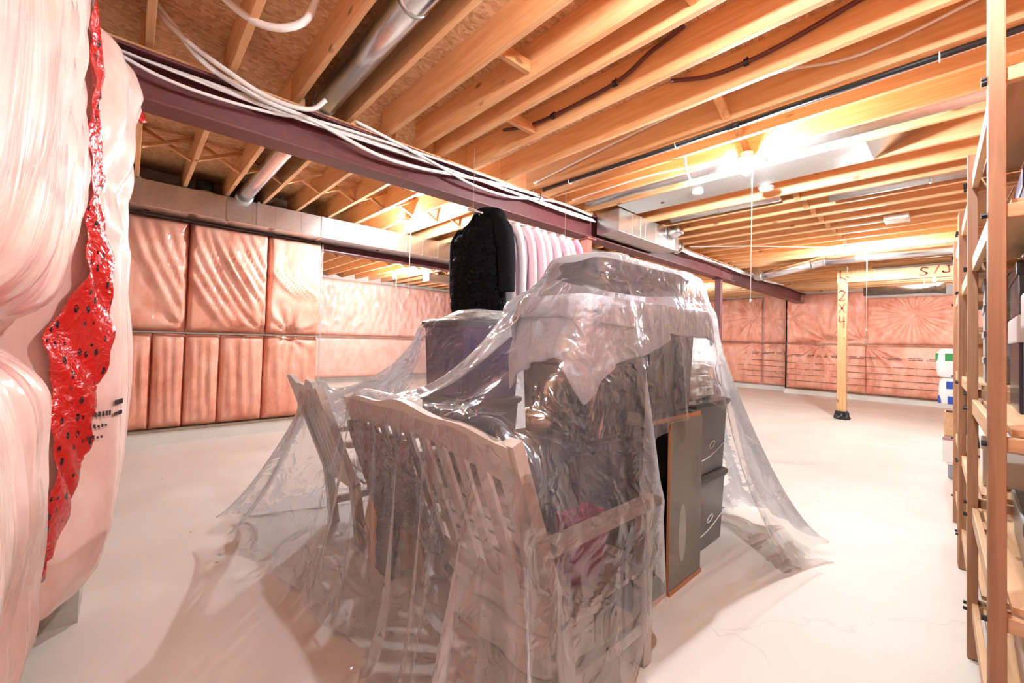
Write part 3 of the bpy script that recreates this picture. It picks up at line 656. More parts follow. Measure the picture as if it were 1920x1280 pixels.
for y in (.13, .31): MB().tube([(0, y, -.002 if y < .2 else -.03), (0, y+.025, -.004 if y < .2 else -.034)], .0935, 24).build('joint_band', 'galv_round', t, True)
B('hanger_strap', -.088, -.086, -.35, -.31, -.05, .095, 'whiteplastic', t)
t = thing('rectangular_duct', 'pale boxed duct end under the far joists behind the black coat', 'duct', (6.0, 9.6, 2.86))
B('duct_body', -.3, 1.6, -.15, .15, 0, .195, 'galv2', t, .004); B('duct_end', -.305, -.3, -.15, .15, 0, .195, 'whitecloth', t)
t = thing('ceiling_panel', 'pale green-grey panel under joists beyond the steel column', 'panel', (6.6, 5.4, 3.02))
B('board', -.9, 1.2, -.9, 1.2, 0, .036, plain('pale green board', (.5, .52, .42), .6), t, .003)
# header vent hose end above the right wall
t = thing('flex_hose', 'grey insulated hose end poking out under the far right joists', 'hose', (12.545, 1.0, 2.72))
MB().tube([(0, .6, .0), (0, -.6, .0)], .10, 18).build('sleeve', 'furgrey', t, True); B('hanger_strap', -.015, .015, .2, .205, .09, .338, 'satin', t); B('hanger_strap', -.015, .015, -.4, -.395, .09, .338, 'satin', t); MB().tube([(0, -.58, 0), (0, -.72, 0)], [.10, .13], 16).build('frayed_end', 'furgrey', t, True)
t = thing('gas_pipe', 'black iron pipe clipped along the underside of a joist', 'pipe', (3.335, 1.3, 3.045))
MB().tube([(0, -2.0, 0), (0, -.1, 0)], .019, 12).build('pipe_length', 'black_pipe', t, True); MB().tube([(0, -.1, 0), (0, 1.88, 0)], .019, 12).build('pipe_length', 'black_pipe', t, True)
MB().tube([(0, -.14, 0), (0, -.06, 0)], .025, 12).build('coupling', 'black_pipe', t, True)
for y in (-1.2, .35, 1.5): MB().tube([(-.03, y, .012), (-.022, y, -.024), (.022, y, -.024), (.03, y, .012)], .004, 6, 3).build('clip', 'whiteplastic', t, True)
def pex(label, pts, clips):
    t = thing('water_tube', label, 'tube', pts[0]); o = Vector(pts[0])
    MB().tube([Vector(p)-o for p in pts], .014, 10, 8).build('hose', 'pex', t, True)
    for c in clips:
        c = Vector(c)-o; MB().tube([c+Vector((0, -.012, 0)), c+Vector((0, .012, 0))], .022, 10).build('clip', 'blackplastic', t); MB().tube([c+Vector((0, 0, .0)), c+Vector((.014, 0, .035))], .008, 6).build('clip_tail', 'blackplastic', t)
pex('maroon water tube sagging along a joist with black clips', [(2.40, 2.80, 3.24), (2.405, 2.5, 3.17), (2.405, 2.21, 3.145), (2.405, 1.64, 3.155), (2.405, 1.38, 3.24), (2.40, 1.15, 3.29)], [(2.405, 2.21, 3.145), (2.405, 1.64, 3.155)])
pex('maroon water tube clipped high on a joist near the top edge', [(2.835, 1.45, 3.28), (2.84, 1.2, 3.20), (2.84, .95, 3.18), (2.84, .7, 3.2), (2.84, .3, 3.27)], [(2.84, .95, 3.18)])

# ------------------------------------------------------------------ cables
def cable(label, pts, r=.006, m='cable', res=8, name='electrical_cable'):
    o = MB().tube(pts, r*1.25, 7, res).build(name, m, None, True); return tag(o, label, 'cable')
g = .02
cable('white cable sagging lowest across the steel beam web at left', [(-.35, 3.24, 2.98), (-.15, 3.24, 2.93), (.08, 3.245, 2.872), (.35, 3.245, 2.86), (.7, 3.25, 2.892), (.95, 3.25, 2.945), (1.5, 3.25, 2.975), (2.4, 3.255, 3.0), (3.4, 3.25, 2.985)], .009)
cable('white cable dropping from joists and curving up at the round duct', [(.05, 3.24, 3.29), (.08, 3.2, 3.2), (.23, 3.17, 3.09), (.40, 3.14, 3.0), (.58, 3.12, 2.93), (.75, 3.08, 2.90), (.88, 3.06, 2.925), (.95, 3.02, 3.0)], .013)
cable('white cable looping down from joists onto the beam then swagging right', [(.03, 3.20, 3.29), (.14, 3.2, 3.17), (.3, 3.22, 3.03), (.6, 3.23, 2.95), (.95, 3.24, 2.93), (1.41, 3.245, 2.845), (1.8, 3.245, 2.85), (2.25, 3.25, 2.91), (2.8, 3.25, 2.97), (3.3, 3.25, 3.0)], .013)
cable('thick white cable swinging in a loop below the subfloor', [(.2, 2.8, 3.29), (.27, 2.75, 3.22), (.36, 2.68, 3.12), (.46, 2.6, 3.045), (.56, 2.52, 3.03), (.65, 2.47, 3.09), (.69, 2.44, 3.2), (.70, 2.43, 3.29)], .016)
cable('white cable crossing over the bundle and drooping on the beam face', [(1.25, 3.25, 3.05), (1.5, 3.24, 3.01), (2.0, 3.235, 2.93), (2.4, 3.235, 2.86), (2.9, 3.24, 2.87), (3.3, 3.245, 2.95), (3.7, 3.24, 3.0), (4.3, 3.24, 2.985)], .011)
for k in range(5):
    cable(['white cable tight under the nailer plate, top of the bundle', 'white cable in the bundle just below the topmost strand', 'grey-white middle strand of the cable bundle on the beam', 'white lower strand of the cable bundle on the beam', 'outermost strand of the cable bundle resting on the beam'][k],
          [(-.3, 3.315-.008*k, 2.965+.002*k)] + [(x, 3.30-.012*k+.004*math.sin(x*3+k), 2.966-.011*k+.010*math.sin(1.7*x+k)) for x in (.6, 1.3, 2.0, 2.8, 3.4, 4.0)] + [(4.4, 3.29-.01*k, 2.968-.01*k)], .007)
for k in range(3):
    cable(['yellowish cable sagging along the far stretch of beam, upper', 'pale cable sagging along the far stretch of beam, middle', 'pale cable drooping lowest along the far stretch of beam'][k],
          [(6.2, 3.235-.02*k, 3.0)] + [(x, 3.235-.024*k, 2.98-.02*k-.03*math.sin(x*1.3+k)**2) for x in (7.0, 7.8, 8.6, 9.4, 10.2, 11.2)] + [(12.4, 3.235-.02*k, 3.0)], .011)
t = thing('cable_tie', 'black cable tie around the white bundle above the coats', 'cable tie', (3.33, 3.245, 2.99)); MB().tube([(0, 0, -.05), (0, .045, -.02), (0, .04, .03), (0, -.02, .03), (0, -.03, -.02), (0, 0, -.05)], .005, 6, 4).build('loop', 'blackplastic', t, True)
cable('thin pale cable stapled along a joist face toward the shelving', [(3.25, 3.24, 3.11), (3.235, 2.58, 3.17), (3.24, 1.74, 3.25), (3.235, .94, 3.27), (3.235, .42, 3.17), (3.24, -.3, 3.28)], .008)
cable('white cable running beside the black iron pipe', [(3.37, 3.2, 3.05), (3.368, 2, 3.04), (3.37, .9, 3.04), (3.368, -.5, 3.045)], .006)
cable('white cable feeding the bare bulb along a joist', [(3.93, 3.25, 3.10), (3.955, 2.3, 3.13), (3.955, 1.75, 3.09), (3.95, 1.45, 3.06), (3.93, 1.36, 3.05)], .008)
cable('white cable loop hanging beside the bare bulb', [(3.64, 1.72, 3.07), (3.75, 1.75, 2.97), (3.95, 1.78, 2.94), (4.08, 1.68, 2.97), (4.0, 1.42, 3.02), (3.95, 1.34, 3.04)], .009)
cable('pale cable crossing under the far right joists to the second bulb', [(7.0, 3.2, 3.05), (7.6, 2.4, 3.045), (8.2, 1.8, 3.045), (8.6, 1.3, 3.045)], .008)

# ------------------------------------------------------------------ bare bulbs
M['bulb_fill'] = emit('unseen fill bulb', BULB_COL, BULB*.5)  # weaker glow for the unseen bulbs added to brighten the room
def lamp(label, x, y, top, cord, m='bulb'):
    t = thing('pull_cord_lamp', label, 'lamp', (x, y, top), group='bare bulb lamp holders under the joists')
    MB().lathe([(0, 0), (.055, 0), (.055, -.035), (0, -.035)], n=8).build('junction_box', 'satin', t)
    b = MB().lathe([(0, -.035), (.062, -.035), (.064, -.05), (.045, -.068), (.028, -.078), (.025, -.095), (0, -.095)], n=24).build('lamp_holder', 'porcelain', t, True)
    bl = MB().lathe([(.0135, -.094), (.014, -.115), (.022, -.128), (.030, -.142), (.0335, -.158), (.031, -.176), (.022, -.19), (.010, -.197), (0, -.199)], n=20).build('bulb', m, t, True)
    if cord:
        c = MB().tube([(.05, -.03, -.06), (.052, -.031, -.2), (.05, -.03, -cord)], .0035, 6, 3).build('pull_cord', 'whiteplastic', t, True)
        MB().lathe([(0, .0), (.006, -.004), (.008, -.02), (.005, -.03), (0, -.031)], (.05, -.03, -cord), 10).build('cord_knob', 'whiteplastic', c, True)
    return t
lamp('lit bare bulb with a long white pull cord, nearest the camera', 3.93, 1.30, JB, 1.28)
lamp('lit bare bulb hanging before the bent fat pipe', 8.77, 1.12, JB, 1.35)
lamp('lit bare bulb glaring beside the long duct, left of the black coat', 2.84, 5.36, JB, 1.05)
lamp('lit bare bulb seen under the duct above the far pink wall', 4.92, 9.86, JB, 1.0)
lamp('added fill bulb hidden behind the timber header', 12.545, .45, JB, 0, 'bulb_fill')  # made-up bulb, out of view, brightens the right wall
lamp('added fill bulb beyond the main beam, hidden by the covered heap', 11.5, 5.5, JB, 0, 'bulb_fill')  # made-up bulb, out of view, lights the recess beyond the beam
lamp('added fill bulb overhead beside the camera position', 1.225, .2, JB, 0, 'bulb_fill')  # made-up bulb above the frame, fills the shaded near side
t = thing('smoke_detector', 'round white smoke detector below the bare bulb\'s metal panel', 'detector', (4.905, 1.43, JB-.002))
MB().lathe([(0, 0), (.07, 0), (.072, -.012), (.06, -.035), (.045, -.042), (0, -.043)], n=28).build('case', 'whiteplastic', t, True); MB().lathe([(.058, -.018), (.0715, -.018), (.071, -.024), (.058, -.024)], n=28).build('slot_ring', 'print', t, True)
t = thing('ceiling_box', 'small white rectangular box fixed between joists at right', 'fixture', (7.24, .60, JB+.01))
B('housing', -.13, .13, -.12, .12, -.03, .03, 'whiteplastic', t, .01); B('grille', -.1, .1, -.09, .09, -.036, -.03, plain('cream grille', (.7, .66, .5), .5), t, .004)
t = thing('smoke_detector', 'pale disc fixed under the metal panel left of the bulb', 'detector', (4.55, 2.0, JB-.005))
MB().lathe([(0, 0), (.06, 0), (.062, -.01), (.05, -.025), (0, -.026)], n=24).build('case', 'whiteplastic', t, True)

# ------------------------------------------------------------------ the covered heap
def seat(name, label, y0, y1, nsl, crest, loc_x=0.0, depth=.58, arm=True):
    """slatted wooden seat seen from behind; local frame at its near rear corner"""
    t = thing(name, label, 'bench' if name == 'slatted_bench' else 'chair', (1.12+loc_x, y0, 0)); Ln = y1-y0; tilt = -.26/.68
    bx = lambda z: (z-.4)*tilt
    for y in (.03, Ln-.03):
        mb = MB(); mb.beam((.06, y, 0), (0, y, .42), .06, .055, (1, 0, 0)); mb.build('leg', 'benchwood', t)
        MB().beam((0, y, .40), (bx(1.05), y, 1.05), .06, .045, (1, 0, 0)).build('back_post', 'benchwood', t)
        MB().box(depth-.06, depth, y-.03, y+.03, 0, .655 if arm else .4, .006).build('leg', 'benchwood', t)
        MB().beam((.06, y, .16), (depth-.06, y, .16), .03, .05).build('side_rail', 'benchwood', t)
        if arm:
            a = MB().beam((-.06, y, .672), (depth+.06, y, .672), .065, .035); a.build('armrest', 'benchwood', t)
    # crest rail with an arched outline, thick board leaning with the back
    n = 28; top = []; bot = []
    for i in range(n+1):
        a = i/n; top.append((.02+a*(Ln-.04), crest(a)[0])); bot.append((.02+a*(Ln-.04), crest(a)[1]))
    mb = MB(); v = []; f = []
    for (y, zt), (_, zb) in zip(top, bot):
        for z in (zb, zt):
            for dx in (-.022, .012): v.append((bx(z)+dx-.012, y, z))
    for i in range(n):
        a = i*4; b = a+4; f += [(a, a+2, b+2, b), (a+1, b+1, b+3, a+3), (a+2, a+3, b+3, b+2), (a, b, b+1, a+1)]
    f += [(0, 1, 3, 2), (n*4, n*4+2, n*4+3, n*4+1)]; mb.add(v, f); mb.build('crest_rail', 'benchwood', t)
    MB().beam((bx(.43), .05, .43), (bx(.43), Ln-.05, .43), .03, .075).build('lower_back_rail', 'benchwood', t)
    for i in range(nsl):
        y = .10+(Ln-.2)*i/(nsl-1); zt = crest((y-.02)/(Ln-.04))[1]+.02
        MB().beam((bx(.44), y, .44), (bx(zt), y, zt), .06, .016, (1, 0, 0)).build('back_slat', 'benchwood', t)
    for k in range(6):
        x = .05+k*(depth-.08)/5.6; MB().box(x, x+.07, .0, Ln, .405, .425, .004).build('seat_slat', 'benchwood', t)
    MB().beam((depth-.03, .06, .37), (depth-.03, Ln-.06, .37), .03, .06).build('front_rail', 'benchwood', t)
    return t
BY0, BY1 = .91, 2.24
seat('slatted_bench', 'grey wooden bench with slatted arched back under the plastic sheet', BY0, BY1, 10, lambda a: (1.05+.045*math.sin(PI*a)**2-.01*math.cos(6*PI*a), .90+.075*math.sin(PI*a)))
seat('slatted_armchair', 'grey wooden armchair with scalloped back behind the bench', 2.62, 3.16, 5, lambda a: (1.03+.05*abs(math.cos(PI*a))**1.5+.02*math.sin(3*PI*a)**2, .90+.05*math.sin(PI*a)), -.02)
# cabinet with an open black half and a sliding laminate panel
t = thing('open_cabinet', 'tall open black cabinet with grey-brown sliding panel and orange edging', 'cabinet', (2.25, 1.30, 0))
B('side_panel', -.33, -.312, -.19, .22, .02, .94, 'blackmatt', t); B('side_panel', .325, .343, -.19, .22, .02, .94, 'laminate', t)
B('back_panel', -.312, .325, .205, .22, .02, .94, 'blackmatt', t); B('top_panel', -.33, .343, -.2, .22, .942, .962, 'laminate', t)
B('bottom_panel', -.33, .343, -.2, .22, .0, .02, 'blackmatt', t); B('shelf', -.31, .32, -.1, .2, .45, .468, 'blackmatt', t)
B('edge_strip', -.33, .343, -.205, -.2, .94, .964, 'edge', t); B('edge_strip', -.33, -.055, -.205, -.2, 0, .02, 'edge', t); B('edge_strip', -.055, .343, -.222, -.206, 0, .02, 'edge', t)
dp = B('sliding_panel', -.052, .34, -.215, -.2, .022, .94, 'laminate', t); B('edge_strip', -.056, -.0525, -.216, -.199, .022, .94, 'edge', dp)
MB().add([(.1+.045*math.cos(a), -.2155, .3+.16*math.sin(a)) for a in np.linspace(0, 2*PI, 25)[:-1]], [tuple(range(24))]).build('worn_patch', plain('pale worn patch', (.36, .37, .35), .5), dp)
def tote(label, loc, sx, sy, h, m, lid='tote_lid', rotz=0, swoosh=False, group=None):
    t = thing('storage_tote', label, 'tote', loc, rotz, group)
    def ring(kx, ky, z, c=.035):
        x, y = sx/2*kx, sy/2*ky; return [(x-c,-y,z),(x,-y+c,z),(x,y-c,z),(x-c,y,z),(-x+c,y,z),(-x,y-c,z),(-x,-y+c,z),(-x+c,-y,z)]
    mb = MB(); R_ = [ring(.86, .86, .004), ring(.865, .865, 0.0+h*.05), ring(.93, .93, h*.88), ring(.935, .935, h*.9), ring(.975, .975, h*.905), ring(.975, .975, h*.95)]
    v = sum(R_, []); f = [tuple(range(7, -1, -1))]
    for i in range(len(R_)-1):
        for k in range(8): f.append((i*8+k, i*8+(k+1)%8, (i+1)*8+(k+1)%8, (i+1)*8+k))
    f.append(tuple(range((len(R_)-1)*8, len(R_)*8))); mb.add(v, f); autosmooth(mb.build('bin', m, t), 35)
    mb = MB(); a, b, c = ring(1, 1, h*.93), ring(1, 1, h*.985), ring(.9, .9, h); v = a+b+c
    f = [tuple(range(7, -1, -1)), tuple(range(16, 24))]
    for i in range(2):
        for k in range(8): f.append((i*8+k, i*8+(k+1)%8, (i+1)*8+(k+1)%8, (i+1)*8+k))
    autosmooth(mb.add(v, f).build('lid', lid, t), 35)
    if swoosh:
        yy = lambda z: -sy/2*(.865+(.065)*(z/h-.05)/.83)-.002
        pts = [(x, yy(z), z) for x, z in [(-sx*.35, h*.2), (-sx*.1, h*.21), (sx*.12, h*.26), (sx*.3, h*.33), (sx*.4, h*.36)]]
        MB().tube(pts, .004, 6, 6).build('embossed_line', 'whiteplastic', t, True)
        pts = [(sx*.05+.045*math.cos(a), yy(h*.38), h*.38+.018*math.sin(a)+.012*math.cos(a)) for a in np.linspace(0, 2*PI, 13)]
        MB().tube(pts, .004, 6, 3).build('embossed_badge', 'whiteplastic', t, True)
    return t
tote('lower grey tote of the stack right of the cabinet, white embossed line', (2.93, 1.385, 0), .62, .46, .49, 'tote_grey', 'tote_lid', swoosh=True)
tote('upper grey tote of the stack right of the cabinet', (2.96, 1.39, .492), .64, .46, .50, 'tote_grey', 'tote_lid', swoosh=True)
tote('dark brown tote standing on the cabinet top under plastic', (2.40, 1.38, .966), .58, .46, .53, 'tote_brown', 'tote_brown')
tote('slate blue tote on the bench seat under plastic', (1.74, 1.42, .427), .46, .46, .46, 'tote_blue', 'tote_blue')
tote('near-black tote on top of the slate blue one', (1.76, 1.40, .89), .48, .46, .40, 'tote_brown', 'tote_lid')
tote('bottom grey tote of the stack behind the bench', (1.93, 2.55, 0), .58, .60, .48, 'tote_grey', 'tote_lid')
tote('middle slate tote of the stack behind the bench', (1.93, 2.55, .482), .58, .60, .46, 'tote_blue', 'tote_lid')
tote('purple bin near the top of the stack behind the bench', (1.93, 2.54, .944), .58, .60, .55, 'tote_purple', 'tote_blue')
def fold(name, label, loc, sx, sy, h, m, layers, seed, cat='blanket', rotz=0, rough=.012):
    """folded soft textile: stacked rounded layers with a wavy outline"""
    t = thing(name, label, cat, loc, rotz); rs = np.random.RandomState(seed)
    for L in range(layers):
        hh = h/layers; z0 = L*hh; n = 36; rings = []
        ox, oy = rs.uniform(-.02, .02, 2); kx, ky = rs.uniform(.9, 1.0, 2)
        for (k, zz) in ((.90, .0), (.985, .18), (1, .5), (.985, .82), (.90, 1.0)):
            r = []
            for i in range(n):
                a = 2*PI*i/n; c, s = math.cos(a), math.sin(a); e = (abs(c)**5+abs(s)**5)**(-1/5)
                wv = 1+.02*math.sin(5*a+seed+L)+.012*math.sin(11*a+2*L)
                wb = rough*(math.sin(4*a+9*zz+seed)+.7*math.sin(9*a-7*zz+L)); r.append((ox+sx/2*kx*k*c*e*wv+wb*c, oy+sy/2*ky*k*s*e*wv+wb*s, z0+hh*(zz*.97)+min(rough, hh*.12)*math.sin(3*a+L+seed)*(zz > .1)*(zz < .9)))
            rings.append(r)
        v = sum(rings, []); f = [tuple(range(n-1, -1, -1)), tuple(range(4*n, 5*n))]
        for i in range(4):
            for q in range(n): f.append((i*n+q, i*n+(q+1)%n, (i+1)*n+(q+1)%n, (i+1)*n+q))
        autosmooth(MB().add(v, f).build('fold', m if L % 2 == 0 or not isinstance(m, tuple) else m, t), 60)
    return t
fold('folded_quilt', 'thick grey folded quilt on the near-black tote under plastic', (1.76, 1.39, 1.295), .46, .42, .20, 'blanket2', 2, 2, rough=.012)
fold('folded_blanket', 'rumpled beige-grey blanket on the dark brown tote', (2.42, 1.37, 1.497), .60, .42, .07, 'blanket2', 1, 8, rough=.01)
fold('duffel_bag', 'navy soft bag on the very top of the covered heap', (2.24, 1.37, 1.69), 1.10, .38, .11, 'tote_navy', 1, 9, 'bag', rough=.012)
fold('folded_linen', 'white folded linen on the right hand grey tote', (2.97, 1.42, .995), .46, .36, .24, 'whitecloth', 3, 11, 'linen')
fold('folded_linen', 'white cloth bundle on the purple bin', (2.0, 2.5, 1.497), .40, .36, .06, 'whitecloth', 1, 13, 'linen')
fold('bag', 'magenta soft bag on the bench seat', (1.36, 1.06, .428), .24, .12, .26, 'magenta', 1, 15, 'bag')
fold('cushion', 'crumpled white bedding stuffed under the bench', (1.42, 1.45, .002), .42, .8, .34, 'whitecloth', 2, 17, 'bedding')
fold('cushion', 'peach cushion standing between bench and armchair', (1.25, 2.36, .002), .3, .36, .55, 'peach', 1, 18, 'cushion')
# grey shaggy throw hanging over the bench back
def throw():
    rs = np.random.RandomState(6); nu, nz = 40, 60; P = np.zeros((nu, nz, 3))
    for i in range(nu):
        a = i/(nu-1)
        for k in range(nz):
            b = k/(nz-1); z = .93-b*(.52+.30*(a > .62)*min(1, (a-.62)/.1)); y = 1.55+a*.62
            x = 1.12-.26/.68*(z-.4)-.055-.012*math.sin(19*a+3*b)-.008*math.sin(41*a)
            P[i, k] = (min(x, 1.05), y, max(z, .1)) + rs.randn(3)*.003
    o = MB().grid(P).build('shaggy_throw', 'furgrey', None, True); sd = o.modifiers.new('thick', 'SOLIDIFY'); sd.thickness = .02
    return tag(o, 'grey shaggy throw hanging down the back of the bench', 'throw')
throw()

# ------------------------------------------------------------------ polythene sheet: a small cloth solver drapes it over the heap
def drape(boxes, x0,x1,y0,y1,h,ztop,steps,iters,mask=None,mu=.5,seed=1,lin=None,rot=0.0):
    """position based cloth: a flat sheet falls on oriented boxes (cx,cy,cz,hx,hy,hz,rot) and the floor"""
    nx=int(round((x1-x0)/h))+1; ny=int(round((y1-y0)/h))+1
    gx,gy=np.meshgrid(np.linspace(x0,x1,nx),np.linspace(y0,y1,ny),indexing='ij')
    rng=np.random.RandomState(seed)
    P=np.zeros((nx,ny,3)); P[...,0]=gx; P[...,1]=gy; P[...,2]=ztop+rng.randn(nx,ny)*.004
    P[...,0]=lin[0](gx); P[...,1]=lin[1](gy)
    if rot:
        mx,my=P[...,0].mean(),P[...,1].mean(); a=P[...,0]-mx; b=P[...,1]-my; P[...,0]=mx+a*math.cos(rot)-b*math.sin(rot); P[...,1]=my+a*math.sin(rot)+b*math.cos(rot)
    V=np.zeros_like(P); dt=1/60.; r=.012
    def proj(a,b,rest,k):
        d=b-a; l=np.sqrt((d*d).sum(-1,keepdims=True))+1e-9
        c=d*(k*.5*(l-rest)/l); a+=c; b-=c
    s2=h*math.sqrt(2)
    for it in range(steps):
        V[...,2]-=9.8*dt; V*=.975
        Q=P+V*dt; old=P
        for k in range(iters):
            proj(Q[0:-1:2],Q[1::2][:Q[0:-1:2].shape[0]],h,1.); proj(Q[1:-1:2],Q[2::2],h,1.)
            proj(Q[:,0:-1:2],Q[:,1::2][:,:Q[:,0:-1:2].shape[1]],h,1.); proj(Q[:,1:-1:2],Q[:,2::2],h,1.)
            for o in (0,1):
                A=Q[o:-1:2,:-1]; B=Q[o+1::2,1:][:A.shape[0]]; proj(A,B,s2,.35)
                A=Q[o:-1:2,1:]; B=Q[o+1::2,:-1][:A.shape[0]]; proj(A,B,s2,.35)
            if k%2==0:
                A=Q[:-2];B=Q[2:];n=A.shape[0]
                for o in (0,1,2,3):
                    proj(Q[o:n:4],Q[o+2:n+2:4],2*h,.06)
                n=Q.shape[1]-2
                for o in (0,1,2,3):
                    proj(Q[:,o:n:4],Q[:,o+2:n+2:4],2*h,.06)
            if k==iters-1 or k==iters//2: collide(Q,old,boxes,r,mu)
        V=(Q-P)/dt
        sp=np.sqrt((V*V).sum(-1,keepdims=True)); V*=np.minimum(1,2.6/(sp+1e-9))
        P=Q
    return P
def collide(Q,old,boxes,r,mu):
    for (cx,cy,cz,hx,hy,hz,rot) in boxes:
        c,s=math.cos(rot),math.sin(rot)
        dx=Q[...,0]-cx; dy=Q[...,1]-cy; dz=Q[...,2]-cz
        lx=c*dx+s*dy; ly=-s*dx+c*dy
        px=hx+r-np.abs(lx); py=hy+r-np.abs(ly); pz=hz+r-np.abs(dz)
        m=(px>0)&(py>0)&(pz>0)
        if not m.any(): continue
        lx,ly,dz,px,py,pz=lx[m],ly[m],dz[m],px[m],py[m],pz[m]
        mn=np.minimum(np.minimum(px,py),pz)
        top=(pz==mn)&(dz>0)|((pz<.06)&(dz>0)&(pz<=1.6*mn))
        ax=(~top)&(px<=py); ay=(~top)&~ax
        nlx=lx+ax*px*np.sign(lx); nly=ly+ay*py*np.sign(ly); ndz=np.where(top,hz+r,dz)
        q=np.stack([cx+c*nlx-s*nly, cy+s*nlx+c*nly, cz+ndz],-1)
        # friction
        o=old[m]; n=np.zeros_like(q); n[top,2]=1; n[ax,0]=c*np.sign(lx[ax]); n[ax,1]=s*np.sign(lx[ax]); n[ay,0]=-s*np.sign(ly[ay]); n[ay,1]=c*np.sign(ly[ay])
        d=q-o; t=d-(d*n).sum(-1,keepdims=True)*n
        tl=np.sqrt((t*t).sum(-1,keepdims=True))+1e-9
        q-=t*np.minimum(1.,mu*(mn[:,None]*2.5+.004)/tl)
        Q[m]=q
    f=Q[...,2]<r
    if f.any():
        q=Q[f]; o=old[f]; q[:,2]=r; q[:,:2]=o[:,:2]+(q[:,:2]-o[:,:2])*.35; Q[f]=q
def bxc(x0, x1, y0, y1, z0, z1, rot=0): return ((x0+x1)/2, (y0+y1)/2, (z0+z1)/2, (x1-x0)/2, (y1-y0)/2, (z1-z0)/2, rot)
def leanback(y0, y1, dx=0.0):
    out = []
    for i in range(7):
        z0 = .38+i*.1; x = 1.12+dx-.26*(z0+.05-.4)/.68; out.append(bxc(x-.035, x+.05, y0, y1, z0, z0+.105))
    return out
BOX = [bxc(1.1, 1.72, .95, 2.24, .3, .44), bxc(1.05, 1.77, .90, .98, .6, .70), bxc(1.05, 1.77, 2.17, 2.25, .6, .70), bxc(1.63, 1.71, .905, .98, 0, .62), bxc(1.1, 1.2, .905, .98, 0, .62)]
BOX += leanback(.91, 2.24) + leanback(2.62, 3.16, -.02) + [bxc(1.1, 1.7, 2.62, 3.16, .2, .70)]
BOX += [bxc(1.92, 2.6, 1.085, 1.52, 0, .965), bxc(2.62, 3.28, 1.14, 1.63, 0, 1.0), bxc(2.10, 2.70, 1.14, 1.62, .96, 1.5), bxc(1.50, 2.0, 1.17, 1.66, .44, 1.3), bxc(1.46, 2.0, 1.12, 1.66, 1.2, 1.56), bxc(1.46, 2.88, 1.11, 1.64, 1.45, 1.61), bxc(2.72, 3.22, 1.22, 1.62, 1.0, 1.25), bxc(1.62, 2.24, 2.23, 2.87, 0, 1.5), bxc(1.8, 2.2, 2.32, 2.68, 1.48, 1.57), bxc(1.67, 2.81, 1.15, 1.57, 1.6, 1.81), bxc(1.2, 1.5, .98, 1.14, .44, .7)]
def sheet():
    P = drape(BOX, SX0, SX1, SY0, SY1, SH, 1.98, 170, 8, mu=1.0, lin=SLACK)
    nx, ny = P.shape[:2]
    me = bpy.data.meshes.new('plastic_sheet'); idx = np.arange(nx*ny).reshape(nx, ny)
    q = np.stack([idx[:-1,:-1], idx[1:,:-1], idx[1:,1:], idx[:-1,1:]], -1)
    gx, gy = np.meshgrid(np.linspace(SX0, SX1, nx)[:-1], np.linspace(SY0, SY1, ny)[:-1], indexing='ij')
    C = (P[:-1,:-1]+P[1:,:-1]+P[1:,1:]+P[:-1,1:])/4; keep = CUT(gx, gy, C); q = q[keep].reshape(-1, 4)
    me.from_pydata(P.reshape(-1, 3).tolist(), [], q.tolist()); me.update()
    bm = bmesh.new(); bm.from_mesh(me); bmesh.ops.delete(bm, geom=[v for v in bm.verts if not v.link_faces], context='VERTS'); bm.to_mesh(me); bm.free()
    o = link('plastic_sheet', me, 'poly', None, True)
    sd = o.modifiers.new('smooth', 'SUBSURF'); sd.levels = 1; sd.render_levels = 1
    return tag(o, 'clear polythene dust sheet draped over bench, totes and cabinet', 'plastic sheet')
SX0, SX1, SY0, SY1, SH = -.32, 4.55, .0, 4.28, .04
SLACK = (lambda s: np.interp(s, [-9.16, .74, 1.55, 9], [-9, .90, 1.55, 9]), lambda s: np.interp(s, [-9, 1.6, 2.42, 9.2], [-9, 1.6, 2.22, 9]))
def CUT(x, y, F):
    """outline of the cut sheet: raised front edge over the cabinet, surplus lying on the floor trimmed off"""
    fx, fy, fz = F[..., 0], F[..., 1], F[..., 2]
    k = y > np.interp(x, [1.6, 1.70, 1.92, 2.3, 2.6, 2.95, 3.2, 3.45], [-.2, .22, .40, .48, .62, .6, .3, -.2])
    low = fz < .05
    k &= ~(low & (fx < np.interp(fy, [.5, 1.2, 1.6, 2.5, 3.8], [.6, .74, .82, .72, .68])))
    k &= ~(low & (fy < .66) & (fx < 2.3))
    k &= ~(low & (fx > 2.3) & (fy < .84+.9*np.abs(fx-3.2)) & (fy < 1.4))
    k &= ~((fz < .14) & (fx < .64) & (fy > 2.3)); k &= ~((fz < .12) & (fx > 3.34) & (fy < 1.25))
    return k & ~(low & (fx > 4.2)) & ~(low & (fy > 4.0))
# blankets thrown over the totes, draped by the same solver
def draped(name, label, boxes, x0, x1, y0, y1, z, m, seed, rot=0.0, th=.014):
    P = drape(boxes, x0, x1, y0, y1, .032, z, 70, 6, mu=1.2, seed=seed, lin=(lambda s: s, lambda s: s), rot=rot)
    o = MB().grid(P).build(name, m, None, True)
    so = o.modifiers.new('thickness', 'SOLIDIFY'); so.thickness = th; so.offset = 1; sd = o.modifiers.new('smooth', 'SUBSURF'); sd.levels = sd.render_levels = 1
    return tag(o, label, 'blanket')
draped('thrown_blanket', 'pale grey blanket draped over the near-black tote, hanging in folds', [bxc(1.51, 2.0, 1.17, 1.62, .44, 1.30), bxc(1.53, 1.98, 1.19, 1.60, 1.29, 1.50), bxc(2.11, 2.70, 1.14, 1.62, .96, 1.5)], 1.30, 2.20, .97, 1.82, 1.56, 'blanket', 3, .12)
